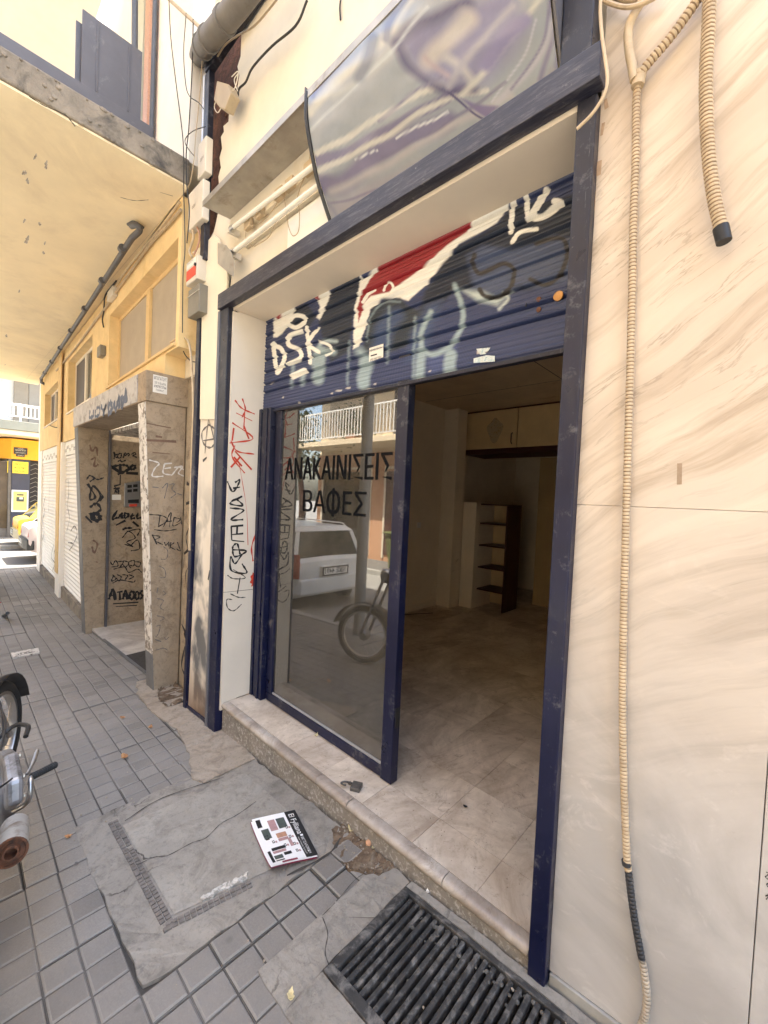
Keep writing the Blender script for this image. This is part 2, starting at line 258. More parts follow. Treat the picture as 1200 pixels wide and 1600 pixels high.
# ------------------------------------------------------------ mesh helpers
WLOC = {}
def wl(o): return WLOC.get(o.name, Vector((0, 0, 0))) if o else Vector((0, 0, 0))
def tag(o, label=None, cat=None, group=None, kind=None):
    if label: o['label'] = label
    if cat: o['category'] = cat
    if group: o['group'] = group
    if kind: o['kind'] = kind
    return o
def thing(name, label, cat, loc=(0, 0, 0), group=None, rz=0):
    o = bpy.data.objects.new(name, None); COL.objects.link(o); o.location = loc; o.rotation_euler = (0, 0, rz); o.empty_display_size = .1
    tag(o, label, cat, group); WLOC[o.name] = Vector(loc) if not rz else Vector((0, 0, 0)); return o
class MB:
    def __init__(s): s.v = []; s.f = []; s.mi = []; s.m = 0
    def add(s, vs, fs):
        n = len(s.v); s.v += [tuple(x) for x in vs]; s.f += [tuple(i+n for i in f) for f in fs]; s.mi += [s.m]*len(fs); return s
    def box(s, x0, x1, y0, y1, z0, z1):
        return s.hexa([(x0, y0, z0), (x1, y0, z0), (x1, y1, z0), (x0, y1, z0)], [(x0, y0, z1), (x1, y0, z1), (x1, y1, z1), (x0, y1, z1)])
    def hexa(s, b, t): return s.add(list(b)+list(t), [(3, 2, 1, 0), (4, 5, 6, 7), (0, 1, 5, 4), (1, 2, 6, 5), (2, 3, 7, 6), (3, 0, 4, 7)])
    def poly(s, pts): return s.add(pts, [tuple(range(len(pts)))])
    def prism(s, pts, d):
        n = len(pts); d = Vector(d); a = [Vector(p) for p in pts]; b = [p+d for p in a]
        return s.add(a+b, [tuple(range(n)), tuple(range(2*n-1, n-1, -1))]+[(i, i+n, (i+1) % n+n, (i+1) % n) for i in range(n)])
    def tube(s, path, r, seg=8, caps=True):
        P = [Vector(p) for p in path]; n = len(P); rs = r if isinstance(r, (list, tuple)) else [r]*n; up = None; vs = []; fs = []
        for i, p in enumerate(P):
            t = (P[min(i+1, n-1)]-P[max(i-1, 0)]).normalized()
            if up is None: up = t.orthogonal().normalized()
            up = (up - t*up.dot(t)).normalized(); q = t.cross(up)
            for k in range(seg): a = 2*math.pi*k/seg; vs.append(p+(up*math.cos(a)+q*math.sin(a))*rs[i])
        for i in range(n-1):
            for k in range(seg): fs.append((i*seg+k, i*seg+(k+1) % seg, (i+1)*seg+(k+1) % seg, (i+1)*seg+k))
        if caps: fs += [tuple(range(seg-1, -1, -1)), tuple((n-1)*seg+k for k in range(seg))]
        return s.add(vs, fs)
    def lathe(s, c, axis, prof, seg=24):
        c = Vector(c); ax = Vector(axis).normalized(); u = ax.orthogonal().normalized(); w_ = ax.cross(u); vs = []; fs = []
        for (h, r) in prof:
            for k in range(seg): a = 2*math.pi*k/seg; vs.append(c+ax*h+(u*math.cos(a)+w_*math.sin(a))*r)
        for i in range(len(prof)-1):
            for k in range(seg): fs.append((i*seg+k, i*seg+(k+1) % seg, (i+1)*seg+(k+1) % seg, (i+1)*seg+k))
        return s.add(vs, fs)
    def build(s, name, m, parent=None, smooth=False, bevel=0, label=None):
        me = bpy.data.meshes.new(name); off = wl(parent)
        vs = [Vector(v) for v in s.v]
        if parent is None:
            lo = Vector([min(v[i] for v in vs) for i in range(3)]); hi = Vector([max(v[i] for v in vs) for i in range(3)])
            off = Vector(((lo.x+hi.x)/2, (lo.y+hi.y)/2, lo.z))
        me.from_pydata([v-off for v in vs], [], s.f); me.update()
        o = bpy.data.objects.new(name, me); COL.objects.link(o)
        if parent is None: o.location = off; WLOC[o.name] = off
        else: o.parent = parent; WLOC[o.name] = off
        for x in (m if isinstance(m, list) else [m]): me.materials.append(x)
        me.polygons.foreach_set('material_index', s.mi)
        if smooth:
            me.polygons.foreach_set('use_smooth', [True]*len(me.polygons))
            e = o.modifiers.new('e', 'EDGE_SPLIT'); e.split_angle = math.radians(40)
        if bevel:
            bv = o.modifiers.new('b', 'BEVEL'); bv.width = bevel; bv.segments = 2; bv.limit_method = 'ANGLE'; bv.angle_limit = math.radians(50)
        if label: o['label'] = label
        return o
def B(name, m, parent, *bx, bevel=.003, label=None):
    mb = MB()
    for b in bx: mb.box(*b)
    return mb.build(name, m, parent, bevel=bevel, label=label)
def cr(pts, n=6):
    """Catmull-Rom through the points"""
    P = [Vector(p) for p in pts]
    if len(P) < 3: return P
    Q = [P[0]*2-P[1]]+P+[P[-1]*2-P[-2]]; out = []
    for i in range(1, len(Q)-2):
        for k in range(n):
            t = k/n; a, b, c, d = Q[i-1:i+3]
            out.append(.5*((2*b)+(c-a)*t+(2*a-5*b+4*c-d)*t*t+(3*b-a-3*c+d)*t**3))
    return out+[P[-1]]
def strokes(name, m, parent, fn, lines, wd, nrm, off=.0015, smooth=True):
    """sprayed lines: flat ribbons lying on the wall they are painted on"""
    mb = MB(); nrm = Vector(nrm).normalized()
    for L in lines:
        w0 = wd
        if isinstance(L, tuple): L, w0 = L
        P = [Vector(fn(*p))+nrm*off for p in L]; P = cr(P) if smooth and len(P) > 2 else P
        n = len(P); vs = []
        for i, p in enumerate(P):
            t = (P[min(i+1, n-1)]-P[max(i-1, 0)]); t = t.normalized() if t.length > 1e-6 else Vector((0, 0, 1))
            q = t.cross(nrm).normalized()*(w0/2)*(.8+.35*math.sin(i*1.7+p.z*30)); vs += [p+q, p-q]
        mb.add(vs, [(2*i, 2*i+1, 2*i+3, 2*i+2) for i in range(n-1)])
        off += .0001
    return mb.build(name, m, parent)
def text(name, s, m, parent, org, right, up, h, width=None, bold=0.0, align='LEFT', ext=0, shear=0):
    c = bpy.data.curves.new('t', 'FONT'); c.body = s; c.align_x = align; c.offset = bold; c.shear = shear; c.space_line = .9
    o = bpy.data.objects.new('t', c); COL.objects.link(o); bpy.context.view_layer.update()
    me = bpy.data.meshes.new_from_object(o.evaluated_get(bpy.context.evaluated_depsgraph_get()))
    V = [v.co.copy() for v in me.vertices]; F = [tuple(p.vertices) for p in me.polygons]; bpy.data.objects.remove(o)
    if not V: return None
    x0, x1 = min(v.x for v in V), max(v.x for v in V); H = .73 if '\n' not in s else max(v.y for v in V)-min(v.y for v in V)
    k = h/H; kx = k if width is None else width/(x1-x0); xo = x0 if align == 'LEFT' else (x0+x1)/2
    right = Vector(right).normalized(); up = Vector(up).normalized(); org = Vector(org)
    mb = MB().add([org+right*(v.x-xo)*kx+up*v.y*k for v in V], F); bpy.data.meshes.remove(me)
    return mb.build(name, m, parent)
def copy_tree(o, parent=None, name=None):
    c = o.copy(); COL.objects.link(c); c.parent = parent
    for ch in [x for x in bpy.data.objects if x.parent == o]: copy_tree(ch, c)
    return c
#@@SPLIT@@
# ================================================================= GROUND
def sheet(name, m, xs, ys, dz=0, kind='structure', hole=None, wob=0):
    mb = MB(); vs = [(x, y, gz(x, y)+dz+(random.uniform(-wob, wob) if wob else 0)) for x in xs for y in ys]; ny = len(ys); fs = []
    for i in range(len(xs)-1):
        for j in range(ny-1):
            cx, cy = (xs[i]+xs[i+1])/2, (ys[j]+ys[j+1])/2
            if hole and hole(cx, cy): continue
            fs.append((i*ny+j, (i+1)*ny+j, (i+1)*ny+j+1, i*ny+j+1))
    return tag(mb.add(vs, fs).build(name, m, smooth=bool(wob)), kind=kind)
def lin(a, b, n): return [a+(b-a)*i/n for i in range(n+1)]
GRX0, GRX1, GRY0, GRY1 = -.985, .12, .86, 1.275        # drain grate opening
def in_grate(x, y): return GRX0 < x < GRX1 and GRY0 < y < GRY1
gxs = sorted(set([round(v, 4) for v in lin(-12.2, 3, 76)]+[GRX0, GRX1])); gys = sorted(set([round(v, 4) for v in lin(-.58, 1.3, 12)]+[GRY0, GRY1]))+[1.9, 4]
sheet('pavement_bed', JOINT, gxs, gys, -.012, hole=lambda x, y: in_grate(x, y) or (y > 1.35 and x > -3.3))
# regions of the pavement that are not tiled
def hatch_zone(x, y): return -2.33 < x < -1.36 and .445 < y < 1.32
def cement_zone(x, y): return x > -1.135 and y > .72
def sandy_zone(x, y): return -3.95 < x < -2.2 and y > (1.17 if x < -2.5 else 1.07)
def rubble(x, y): return -4.0 < x < -3.0 and y > 1.17
mbt = MB(); TS = .1055; yaw = -.0172; ox, oy = -1.234, .647; c_, s_ = math.cos(yaw), math.sin(yaw)
NI = [0]
for j in range(-16, 106):
    for i in range(-17, 8):
        lx = -j*TS; ly = i*TS
        def W2(a, b, h): x = ox+a*c_-b*s_; y = oy+a*s_+b*c_; return x, y, h
        cx = ox+(lx-TS/2)*c_-(ly+TS/2)*s_; cy = oy+(lx-TS/2)*s_+(ly+TS/2)*c_
        if cx < -12.1 or cx > 1.6 or cy < -.53: continue
        lim = wy(cx)+.02 if cx < -6.2 else (1.36 if cx < -3.9 else 1.3)
        if cy > lim or hatch_zone(cx, cy) or cement_zone(cx, cy) or sandy_zone(cx, cy) or rubble(cx, cy): continue
        si, sj = i//4, j//4; rs = random.Random(si*977+sj*131+5); sdx, sdy, sdz, srx, sry = rs.gauss(0, .0022), rs.gauss(0, .0022), rs.gauss(0, .0022), rs.gauss(0, .004), rs.gauss(0, .004); tone = rs.choice((0, 0, 0, 1, 2))
        g = .0030; bv = .0058; dz = random.gauss(0, .0004)+sdz
        scx, scy = -(sj*4+2)*TS, (si*4+2)*TS
        def P3(a, b, h_):
            a2 = scx+(a-scx)*.992-(b-scy)*srx*.5+sdx; b2 = scy+(b-scy)*.992+(a-scx)*srx*.5+sdy
            x, y, _ = W2(a2, b2, 0); return (x, y, gz(x, y)+dz+h_+(a-scx)*sry+(b-scy)*srx)
        A = []
        for ins, h_ in ((0, -.014), (0, -.0048), (g, -.0046), (g+bv*.45, -.0012), (g+bv, 0)):
            for a, b in ((lx-TS+ins, ly+ins), (lx-ins, ly+ins), (lx-ins, ly+TS-ins), (lx-TS+ins, ly+TS-ins)):
                q = .0006 if ins > g else 0; A.append(P3(a+random.gauss(0, q), b+random.gauss(0, q), h_))
        mbt.m = tone if random.random() < .75 else random.choice((0, 1, 2))
        mbt.add(A, [(16, 17, 18, 19)]+[(k+o_, (k+1) % 4+o_, (k+1) % 4+4+o_, k+4+o_) for o_ in (0,) for k in range(4)])
        n0_ = len(mbt.v)-20; mbt.m = 3; mbt.f += [tuple(n0_+z for z in (k+4, (k+1) % 4+4, (k+1) % 4+8, k+8)) for k in range(4)]; mbt.mi += [4]*4
        mbt.f += [tuple(n0_+z for z in (k+o_, (k+1) % 4+o_, (k+1) % 4+4+o_, k+4+o_)) for o_ in (8, 12) for k in range(4)]; mbt.mi += [3]*8  # bevel faces get a paler colour than the tile tops
def tile_mat(n, c):
    m, t, b = nodes(n); v = coords(t)
    k = mix(t, ramp(t, noise(t, v, 3.5, 8, .6), .3, .7), tuple(x*.82 for x in c), tuple(x*1.1 for x in c))
    k = mix(t, ramp(t, noise(t, v, 160, 4, .8), .4, .75), tuple(x*.7 for x in c), k)
    k = mix(t, ramp(t, noise(t, v, 1.3, 6, .6), .5, .8), k, (.27, .25, .225))
    k = mix(t, ramp(t, noise(t, v, 28, 6, .8), .72, .77), k, (.40, .37, .33))
    k = mix(t, ramp(t, noise(t, v, 9, 8, .8, 1), .62, .76), k, (.09, .082, .072))
    vo = N(t, 'ShaderNodeTexVoronoi'); vo.inputs['Scale'].default_value = 5.5; t.links.new(v, vo.inputs['Vector']); k = mix(t, ramp(t, vo.outputs['Distance'], .06, .10, (.55, .55, .55, 1), (0, 0, 0, 1)), k, (.10, .092, .08))
    k = mix(t, ramp(t, noise(t, v, .8, 5, .6), .35, .7, (0, 0, 0, 1), (.5, .5, .5, 1)), k, tuple(x*.62 for x in c)); t.links.new(k, b.inputs['Base Color']); b.inputs['Roughness'].default_value = .85; bump(t, b, noise(t, v, 90, 8, .85), .8, .004); return m
tag(mbt.build('pavement', [tile_mat('grey concrete paver', (.275, .25, .218)), tile_mat('grey concrete paver light', (.31, .285, .25)), tile_mat('grey concrete paver dark', (.235, .213, .185)), tile_mat('pale paver edge', (.33, .305, .268)), tile_mat('paver groove', (.085, .078, .068))]), kind='structure')

def wobble_patch(name, m, pts, dz, kind='structure', step=.05, amp=.0016, ej=.004):
    """flat cement patch with an uneven outline and slightly uneven top"""
    bm = bmesh.new(); P = []
    n = len(pts)
    for i in range(n):
        a = Vector(pts[i]); b = Vector(pts[(i+1) % n]); k = max(1, int((b-a).length/step))
        for q in range(k):
            p = a+(b-a)*q/k; P.append((p.x+random.gauss(0, ej), p.y+random.gauss(0, ej)))
    vs = [bm.verts.new((x, y, gz(x, y)+dz)) for x, y in P]; bm.faces.new(vs)
    bmesh.ops.triangulate(bm, faces=bm.faces[:]); bmesh.ops.subdivide_edges(bm, edges=[e for e in bm.edges if e.calc_length() > step], cuts=2, use_grid_fill=False)
    bmesh.ops.triangulate(bm, faces=bm.faces[:])
    mb = MB(); bm.verts.index_update(); mb.add([(v.co.x, v.co.y, gz(v.co.x, v.co.y)+dz+random.gauss(0, amp)) for v in bm.verts], [tuple(v.index for v in f.verts) for f in bm.faces]); bm.free()
    # skirt
    k = len(mb.v); n = len(P); mb.add([(x, y, gz(x, y)+dz) for x, y in P]+[(x, y, gz(x, y)-.011) for x, y in P], [(i, (i+1) % n, (i+1) % n+n, i+n) for i in range(n)])
    o = mb.build(name, m); return tag(o, kind=kind)
wobble_patch('cement_patch', CONCP, [(-2.335, .44), (-1.36, .445), (-1.345, .75), (-1.335, 1.20), (-1.32, 1.305), (-2.2, 1.305), (-2.32, .95)], .0005)
wobble_patch('sand_strip', SANDY, [(-4.0, 1.19), (-3.75, 1.12), (-3.3, 1.09), (-2.9, 1.12), (-2.55, 1.06), (-2.28, .97), (-2.2, 1.0), (-2.2, 1.306), (-3.3, 1.40), (-3.7, 1.40), (-4.0, 1.32)], .0065, amp=.0022)
# cement around the grate, laid as four pieces that leave the opening
wobble_patch('cement_apron', CONCP, [(-1.14, .715), (GRX0+.004, .712), (GRX0-.003, GRY0), (GRX0-.003, 1.30), (-1.06, 1.315), (-1.14, 1.28)], .001, ej=.0015)
wobble_patch('cement_apron', CONCP, [(GRX0-.002, .712), (.12, .70), (1.6, .70), (1.6, GRY0-.003), (GRX0-.002, GRY0-.003)], .0006, ej=.0015)
wobble_patch('cement_apron', CONCP, [(GRX0, GRY1+.003), (1.6, GRY1+.003), (1.6, 1.33), (GRX0, 1.31)], .0014, amp=.0008, ej=.0015)
wobble_patch('cement_apron', CONCP, [(GRX1+.003, GRY0), (1.6, GRY0), (1.6, GRY1), (GRX1+.003, GRY1)], .0003, ej=.0015)
wobble_patch('dirt_patch', DIRT, [(-1.36, 1.22), (-1.22, 1.17), (-1.1, 1.24), (-1.08, 1.318), (-1.25, 1.318), (-1.42, 1.318), (-1.43, 1.26)], .004, kind='stuff', step=.02, amp=.004)
wobble_patch('rubble_dirt', DIRT, [(-3.68, 1.26), (-3.5, 1.2), (-3.3, 1.19), (-3.28, 1.38), (-3.5, 1.41), (-3.68, 1.41)], .008, kind='stuff', step=.02, amp=.012)

# hatch: cement lid with gridded edging
def GP(x, y, dz=0): return Vector((x, y, gz(x, y)+dz))
h = thing('utility_hatch', 'cement hatch lid with dark gridded edging strip set in the pavement before the step', 'hatch', GP(-1.9, .85))
mb = MB(); hp = [(-2.175, .605), (-1.545, .605), (-1.50, .74), (-1.40, 1.16), (-2.12, 1.20)]; nb = MB()
vs = []; nx, ny = 26, 22
for i in range(nx+1):
    for j in range(ny+1):
        u, v = i/nx, j/ny; a = Vector((-2.175, .603))*(1-u)+Vector((-1.535, .603))*u; b = Vector((-2.12, 1.20))*(1-u)+Vector((-1.385, 1.19))*u
        p = a*(1-v)+b*v; e = min(u, 1-u, v, 1-v)*20
        crk = -.004 if abs(v-.47-.05*math.sin(u*9)-.02*math.sin(u*31)) < .012 else 0
        vs.append(GP(p.x, p.y, .0045+min(e, 1)*.0035+random.gauss(0, .0007)+crk))
mb.add(vs, [(i*(ny+1)+j, (i+1)*(ny+1)+j, (i+1)*(ny+1)+j+1, i*(ny+1)+j+1) for i in range(nx) for j in range(ny)])
mb.build('lid', CONCH, h, smooth=True)
def gridstrip(p0, p1, wdt, inward, rows, parent):
    mb = MB(); p0 = Vector(p0); p1 = Vector(p1); L = (p1-p0).length; d = (p1-p0)/L; q = Vector(inward).normalized(); n = int(L/.02)
    for i in range(n):
        for r in range(rows):
            a = p0+d*(L*i/n+.002)+q*(wdt/rows*r+.002); b = a+d*(L/n-.004); c = b+q*(wdt/rows-.004); e = a+q*(wdt/rows-.004)
            hh = .006+random.gauss(0, .001)
            if random.random() < .06: continue
            mb.hexa([GP(*v, -.003) for v in (a, b, c, e)], [GP(*v, hh) for v in (a, b, c, e)])
    mb.build('edging', HATM, parent)
strokes('crack', JOINT, h, lambda u, v: PG(u, v), [[(214, 1355), (240, 1343), (262, 1340), (300, 1320), (322, 1312), (345, 1290), (372, 1275), (400, 1255)]], .0045, (0, 0, 1), .0095)
gridstrip((-2.24, .558), (-1.49, .552), .042, (0, 1), 2, h); gridstrip((-1.49, .56), (-1.425, .86), .036, (-1, .2), 2, h)
for L_ in (([(-1.37, .98), (-1.33, 1.16), (-1.36, 1.26)], .012), ([(-2.2, .62), (-2.24, .8), (-2.17, 1.1)], .006)): strokes('crack', JOINT, h, lambda x, y: GP(x, y, .002), [L_], .008, (0, 0, 1), .003)
# chipped edge
wobble_patch('lime_chips', mat('lime white chips', (.55, .52, .46), .9, .2, 40, (.25, .24, .21), .45, .55, 60, .5, 90), [(-1.53, .70), (-1.51, .69), (-1.475, .86), (-1.50, .88), (-1.515, .8)], .0095, kind='stuff', step=.015, amp=.0012)
# cracks in the cement apron
pc_ = strokes('crack', JOINT, None, lambda u, v: PG(u, v), [([(504, 1435), (512, 1460), (508, 1490), (516, 1515)], .004), ([(598, 1355), (560, 1372), (530, 1405), (504, 1432)], .003), ([(545, 1435), (590, 1436)], .002)], .004, (0, 0, 1), .0045)
tag(pc_, kind='structure'); pc_.name = 'pavement_crack'

# drain grate
g = thing('drain_grate', 'black iron drain grate clogged with grime at the foot of the shop step', 'grate', GP(-.45, 1.07))
fr = MB()
def gbar(mb, x0, x1, y0, y1, z0, z1):
    mb.hexa([GP(x0, y0, z0), GP(x1, y0, z0), GP(x1, y1, z0), GP(x0, y1, z0)], [GP(x0, y0, z1), GP(x1, y0, z1), GP(x1, y1, z1), GP(x0, y1, z1)])
gbar(fr, GRX0, GRX1, GRY0, GRY0+.035, -.04, .006); gbar(fr, GRX0, GRX1, GRY1-.02, GRY1, -.04, .004); gbar(fr, GRX0, GRX0+.032, GRY0+.035, GRY1-.02, -.04, .007); gbar(fr, GRX1-.03, GRX1, GRY0+.035, GRY1-.02, -.04, .006)
fr.build('frame', IRON, g, bevel=.003)
x = GRX0+.040
while x < GRX1-.045:
    b_ = MB(); tw = random.gauss(0, .0012); gbar(b_, x, x+.0165, GRY0+.037, GRY1-.024, -.03, .001+tw)
    b_.build('bar', IRON, g, bevel=.004); x += .0292
gr = MB()
for k in range(150):
    x = random.uniform(GRX0+.05, GRX1-.05); y = GRY1-.03-abs(random.gauss(0, .04)); s = random.uniform(.003, .009)
    if random.random() < .25: y = random.uniform(GRY0+.05, GRY1-.05); s *= .7
    c = GP(x, y, -.004); gr.lathe(c, (0, 0, 1), [(-s*.5, s*.7), (0, s), (s*.5, s*.5), (s*.6, 0.0005)], 6)
tag(gr.build('grime', mat('caked grey grime', (.09, .085, .075), .95, .4, 40, (.2, .19, .17), .55, .7, 60, .8, 90), g), kind='stuff')
tag(B('drain_pit', JOINT, None, (GRX0-.02, GRX1+.02, GRY0-.02, GRY1+.02, gz(-.4, 1)-.45, gz(-.4, 1)-.40), bevel=0), kind='structure')
for bx in ((GRX0-.012, GRX0-.002, GRY0, GRY1), (GRX1+.002, GRX1+.012, GRY0, GRY1)):
    tag(B('drain_wall', JOINT, None, (*bx, -.45, gz(bx[0], 1)-.013), bevel=0), kind='structure')
for bx in ((GRX0, GRX1, GRY0-.012, GRY0-.002), (GRX0, GRX1, GRY1+.002, GRY1+.012)):
    m_ = MB(); m_.hexa([(bx[0], bx[2], -.5), (bx[1], bx[2], -.5), (bx[1], bx[3], -.5), (bx[0], bx[3], -.5)], [GP(bx[0], bx[2], -.013), GP(bx[1], bx[2], -.013), GP(bx[1], bx[3], -.013), GP(bx[0], bx[3], -.013)])
    tag(m_.build('drain_wall', JOINT, None), kind='structure')

# kerb, road, far side, cross street
RZ = -.13
mb = MB()
for i in range(30):
    x0, x1 = -12.2+i*.52, -12.2+(i+1)*.52-.008
    mb.hexa([(x0, -.72, gx(x0)-.3), (x1, -.72, gx(x1)-.3), (x1, -.58, gx(x1)-.3), (x0, -.58, gx(x0)-.3)], [(x0, -.72, gz(x0, -.7)), (x1, -.72, gz(x1, -.7)), (x1, -.58, gz(x1, -.6)+.001), (x0, -.58, gz(x0, -.6)+.001)])
tag(mb.build('kerb', KERB, bevel=.01), kind='structure')
xs = lin(-60, 30, 60)
def flat(name, m, xs, ys, zf): 
    mb = MB(); ny = len(ys); mb.add([(x, y, zf(x, y)) for x in xs for y in ys], [(i*ny+j, (i+1)*ny+j, (i+1)*ny+j+1, i*ny+j+1) for i in range(len(xs)-1) for j in range(ny-1)]); return tag(mb.build(name, m), kind='structure')
flat('ground', ASPH, lin(-150, 120, 8), lin(-120, 150, 8), lambda x, y: -.75)
flat('road', ASPH, lin(-40, 14, 54), [-4.7, -.72], lambda x, y: gx(x)-.14)
ASPD = mat('shade darkened asphalt', (.12, .115, .108), .9, .2, 20, (.16, .155, .145), .5, .8, 2, .5, 200)  # asphalt copy darkened to stand in for shade at the street end
flat('cross_street', ASPD, lin(-16.6, -12.35, 6), lin(-.72, 60, 6), lambda x, y: -.50)
flat('cross_street', ASPH, lin(-16.6, -12.35, 6), lin(-60, -4.7, 6), lambda x, y: -.50)
FPAVE = tile_mat('far pavement paver', (.17, .16, .145))
mb = MB(); mb.box(-12.35, -12.19, -.72, 30, -.6, -.395); tag(mb.build('kerb', KERB, bevel=.01), kind='structure')
mb = MB(); mb.box(-12.19, -11.9, 1.5, 30, -.6, -.399); tag(mb.build('side_pavement', FPAVE), kind='structure')
mb = MB(); mb.box(-16.75, -16.6, -.72, 40, -.6, -.395); mb.box(-16.75, -16.6, -40, -4.7, -.6, -.395); tag(mb.build('kerb', KERB, bevel=.01), kind='structure')
mb = MB(); mb.box(-40, -16.75, -.72, 40, -.6, -.40); tag(mb.build('far_pavement', FPAVE), kind='structure')
mb = MB()
n0 = lin(-12.2, 14, 30)
for a, b in zip(n0[:-1], n0[1:]): mb.hexa([(a, -6.2, -.7), (b, -6.2, -.7), (b, -4.85, -.7), (a, -4.85, -.7)], [(a, -6.2, gx(a)-.02), (b, -6.2, gx(b)-.02), (b, -4.85, gx(b)-.02), (a, -4.85, gx(a)-.02)])
tag(mb.build('opposite_pavement', FPAVE), kind='structure')
mb = MB()
for a, b in zip(n0[:-1], n0[1:]): mb.hexa([(a, -4.85, -.7), (b, -4.85, -.7), (b, -4.7, -.7), (a, -4.7, -.7)], [(a, -4.85, gx(a)-.016), (b, -4.85, gx(b)-.016), (b, -4.7, gx(b)-.016), (a, -4.7, gx(a)-.016)])
tag(mb.build('kerb', KERB), kind='structure')

# ================================================================= SHOP BUILDING
F = 1.31; XL, XR = -2.66, -.50; SH = 1.545; SILL = .07
shop = thing('shop_building', 'cream plastered street building with the empty blue framed shop and marble cladding', 'building', (-1.5, 1.31, -.1))
# cladding slabs right of the post
for (x0, x1, z0, z1) in ((-.444, .0185, 0, 1.5095), (.0205, 1.5, 0, 1.5095), (-.444, 1.5, 1.5105, 5.2)):
    mb = MB(); zz0 = gx(x0)+.03 if z0 == 0 else z0; zz1 = gx(x1)+.03 if z0 == 0 else z0
    mb.hexa([(x0, 1.335, zz0), (x1, 1.335, zz1), (x1, 1.37, zz1), (x0, 1.37, zz0)], [(x0, 1.335, z1), (x1, 1.335, z1), (x1, 1.37, z1), (x0, 1.37, z1)])
    mb.build('marble_slab', MARBLE, shop, bevel=.0015)
mb = MB(); mb.hexa([(-.44, 1.327, gx(-.44)-.02), (1.5, 1.327, gx(1.5)-.02), (1.5, 1.37, gx(1.5)-.02), (-.44, 1.37, gx(-.44)-.02)], [(-.44, 1.327, gx(-.44)+.028), (1.5, 1.327, gx(1.5)+.028), (1.5, 1.37, gx(1.5)+.028), (-.44, 1.37, gx(-.44)+.028)])
mb.build('marble_skirting', KERB, shop, bevel=.003)
B('backing_wall', CREAM, shop, (-.43, 1.6, 1.372, 1.6, -.3, 7.6), (-2.6, -.43, 1.36, 1.60, 2.90, 7.6), (-3.3, -2.6, 1.40, 1.6, 2.75, 7.6), bevel=0)
strokes('tape_mark', mat('old tape residue', (.33, .24, .16), .8, .2, 50, None, bmp=.1), shop, lambda u, v: PY(u, v, 1.335), [([(1062, 724), (1061.5, 757)], .0235)], .02, (0, -1, 0), .0008, smooth=False)
strokes('spray_scribble', SPRAYK, shop, lambda u, v: PY(u, v, 1.335), [[(1197, 1362), (1202, 1365), (1196, 1370), (1203, 1376), (1198, 1382), (1203, 1388)], [(1196, 1400), (1204, 1396), (1197, 1405)]], .0025, (0, -1, 0), .001)
# plaster wall with ragged left edge
pz = [(376, 88), (371, 104), (374, 118), (371, 135), (372, 150), (365, 158), (366, 168), (358, 176), (357, 190), (349, 197), (350, 206), (345, 214), (347, 232), (343, 246), (345, 262), (341, 276), (343, 294), (340, 310), (342, 326), (338, 345), (334, 362), (327, 375), (318, 382), (309, 393)]
pts = [PY(u, v, F) for u, v in pz]
poly = [Vector((-2.70, F, 7.6))]+[Vector((p.x, F, p.z)) for p in pts]+[Vector((-3.13, F, 2.80)), Vector((-.56, F, 2.80)), Vector((-.56, F, 7.6))]
MB().prism(poly, (0, .05, 0)).build('plaster_wall', CREAM, shop)
rr = MB()
for k in range(120):
    a = random.random()*.95; zz = 3.1+a*1.35; 
    yb = 1.385; s = random.uniform(.01, .045); x = -3.06+.14*random.random()+(.25 if zz > 4.0 else 0)*random.random()
    rr.box(x-s, x+s*1.5, yb-.02*random.random()-.01, 1.41, zz-s*.5, zz+s*.5)
rr.build('exposed_brick', BRICKB, shop, bevel=.003)
B('brick_wall', BRICKB, shop, (-3.28, -2.71, 1.39, 1.399, -.2, 4.8), bevel=0)
# beam and posts
B('lintel_beam', BEAM, shop, (-2.79, -.425, 1.255, 1.309, 2.715, 2.815), bevel=.003)
mb = MB(); mb.hexa([(-.5, 1.30, gx(-.5)-.01), (-.444, 1.30, gx(-.444)-.01), (-.444, 1.36, gx(-.444)-.01), (-.5, 1.36, gx(-.5)-.01)], [(-.5, 1.30, 2.715), (-.444, 1.30, 2.715), (-.444, 1.36, 2.715), (-.5, 1.36, 2.715)])
mb.build('door_post', BLUE, shop, bevel=.004)
B('upper_post', BLUE, shop, (-.545, -.455, 1.265, 1.33, 2.8165, 5.2), bevel=.004)
mb = MB(); mb.hexa([(-2.78, 1.275, gx(-2.8)-.03), (-2.675, 1.275, gx(-2.7)-.03), (-2.675, 1.34, gx(-2.7)-.03), (-2.78, 1.34, gx(-2.8)-.03)], [(-2.78, 1.275, 2.714), (-2.675, 1.275, 2.714), (-2.675, 1.34, 2.714), (-2.78, 1.34, 2.714)])
mb.build('door_post', BLUE, shop, bevel=.004)
B('post_trim', mat('scuffed edge of paint', (.10, .105, .125), .4, .3, 12, (.3, .28, .26), .6, .7, 20, .1, 60, stretch=(8, 8, 1)), shop, (-2.815, -2.782, 1.27, 1.33, -.17, 2.714), bevel=.003)
# soffit inside the opening, reveals
B('soffit_panel', PANEL, shop, (XL-.02, XR+.02, 1.311, 1.60, 2.70, 2.74), bevel=0)
B('side_reveal', PANELW, shop, (XL-.04, XL, 1.341, 1.60, SILL+.004, 2.699), (XL-.04, XL-.001, 1.341, 1.42, -.16, SILL+.003), (-2.6745, XL, 1.305, 1.3409, SILL-.05, 2.689), bevel=0)
B('side_reveal', BLUE, shop, (XR+.001, XR+.05, 1.361, 1.60, SILL+.004, 2.699), bevel=0)
# shutter guides
B('shutter_guide', BLUE, shop, *[(XL+.002+k*.037, XL+.031+k*.037, SH-.03+.006*(k % 2), SH+.05, SILL+.001, 2.085) for k in range(4)], bevel=.002)
B('shutter_guide', BLUE, shop, (XR-.07, XR-.002, SH-.012, SH+.05, SILL+.001, 2.69), bevel=.003)
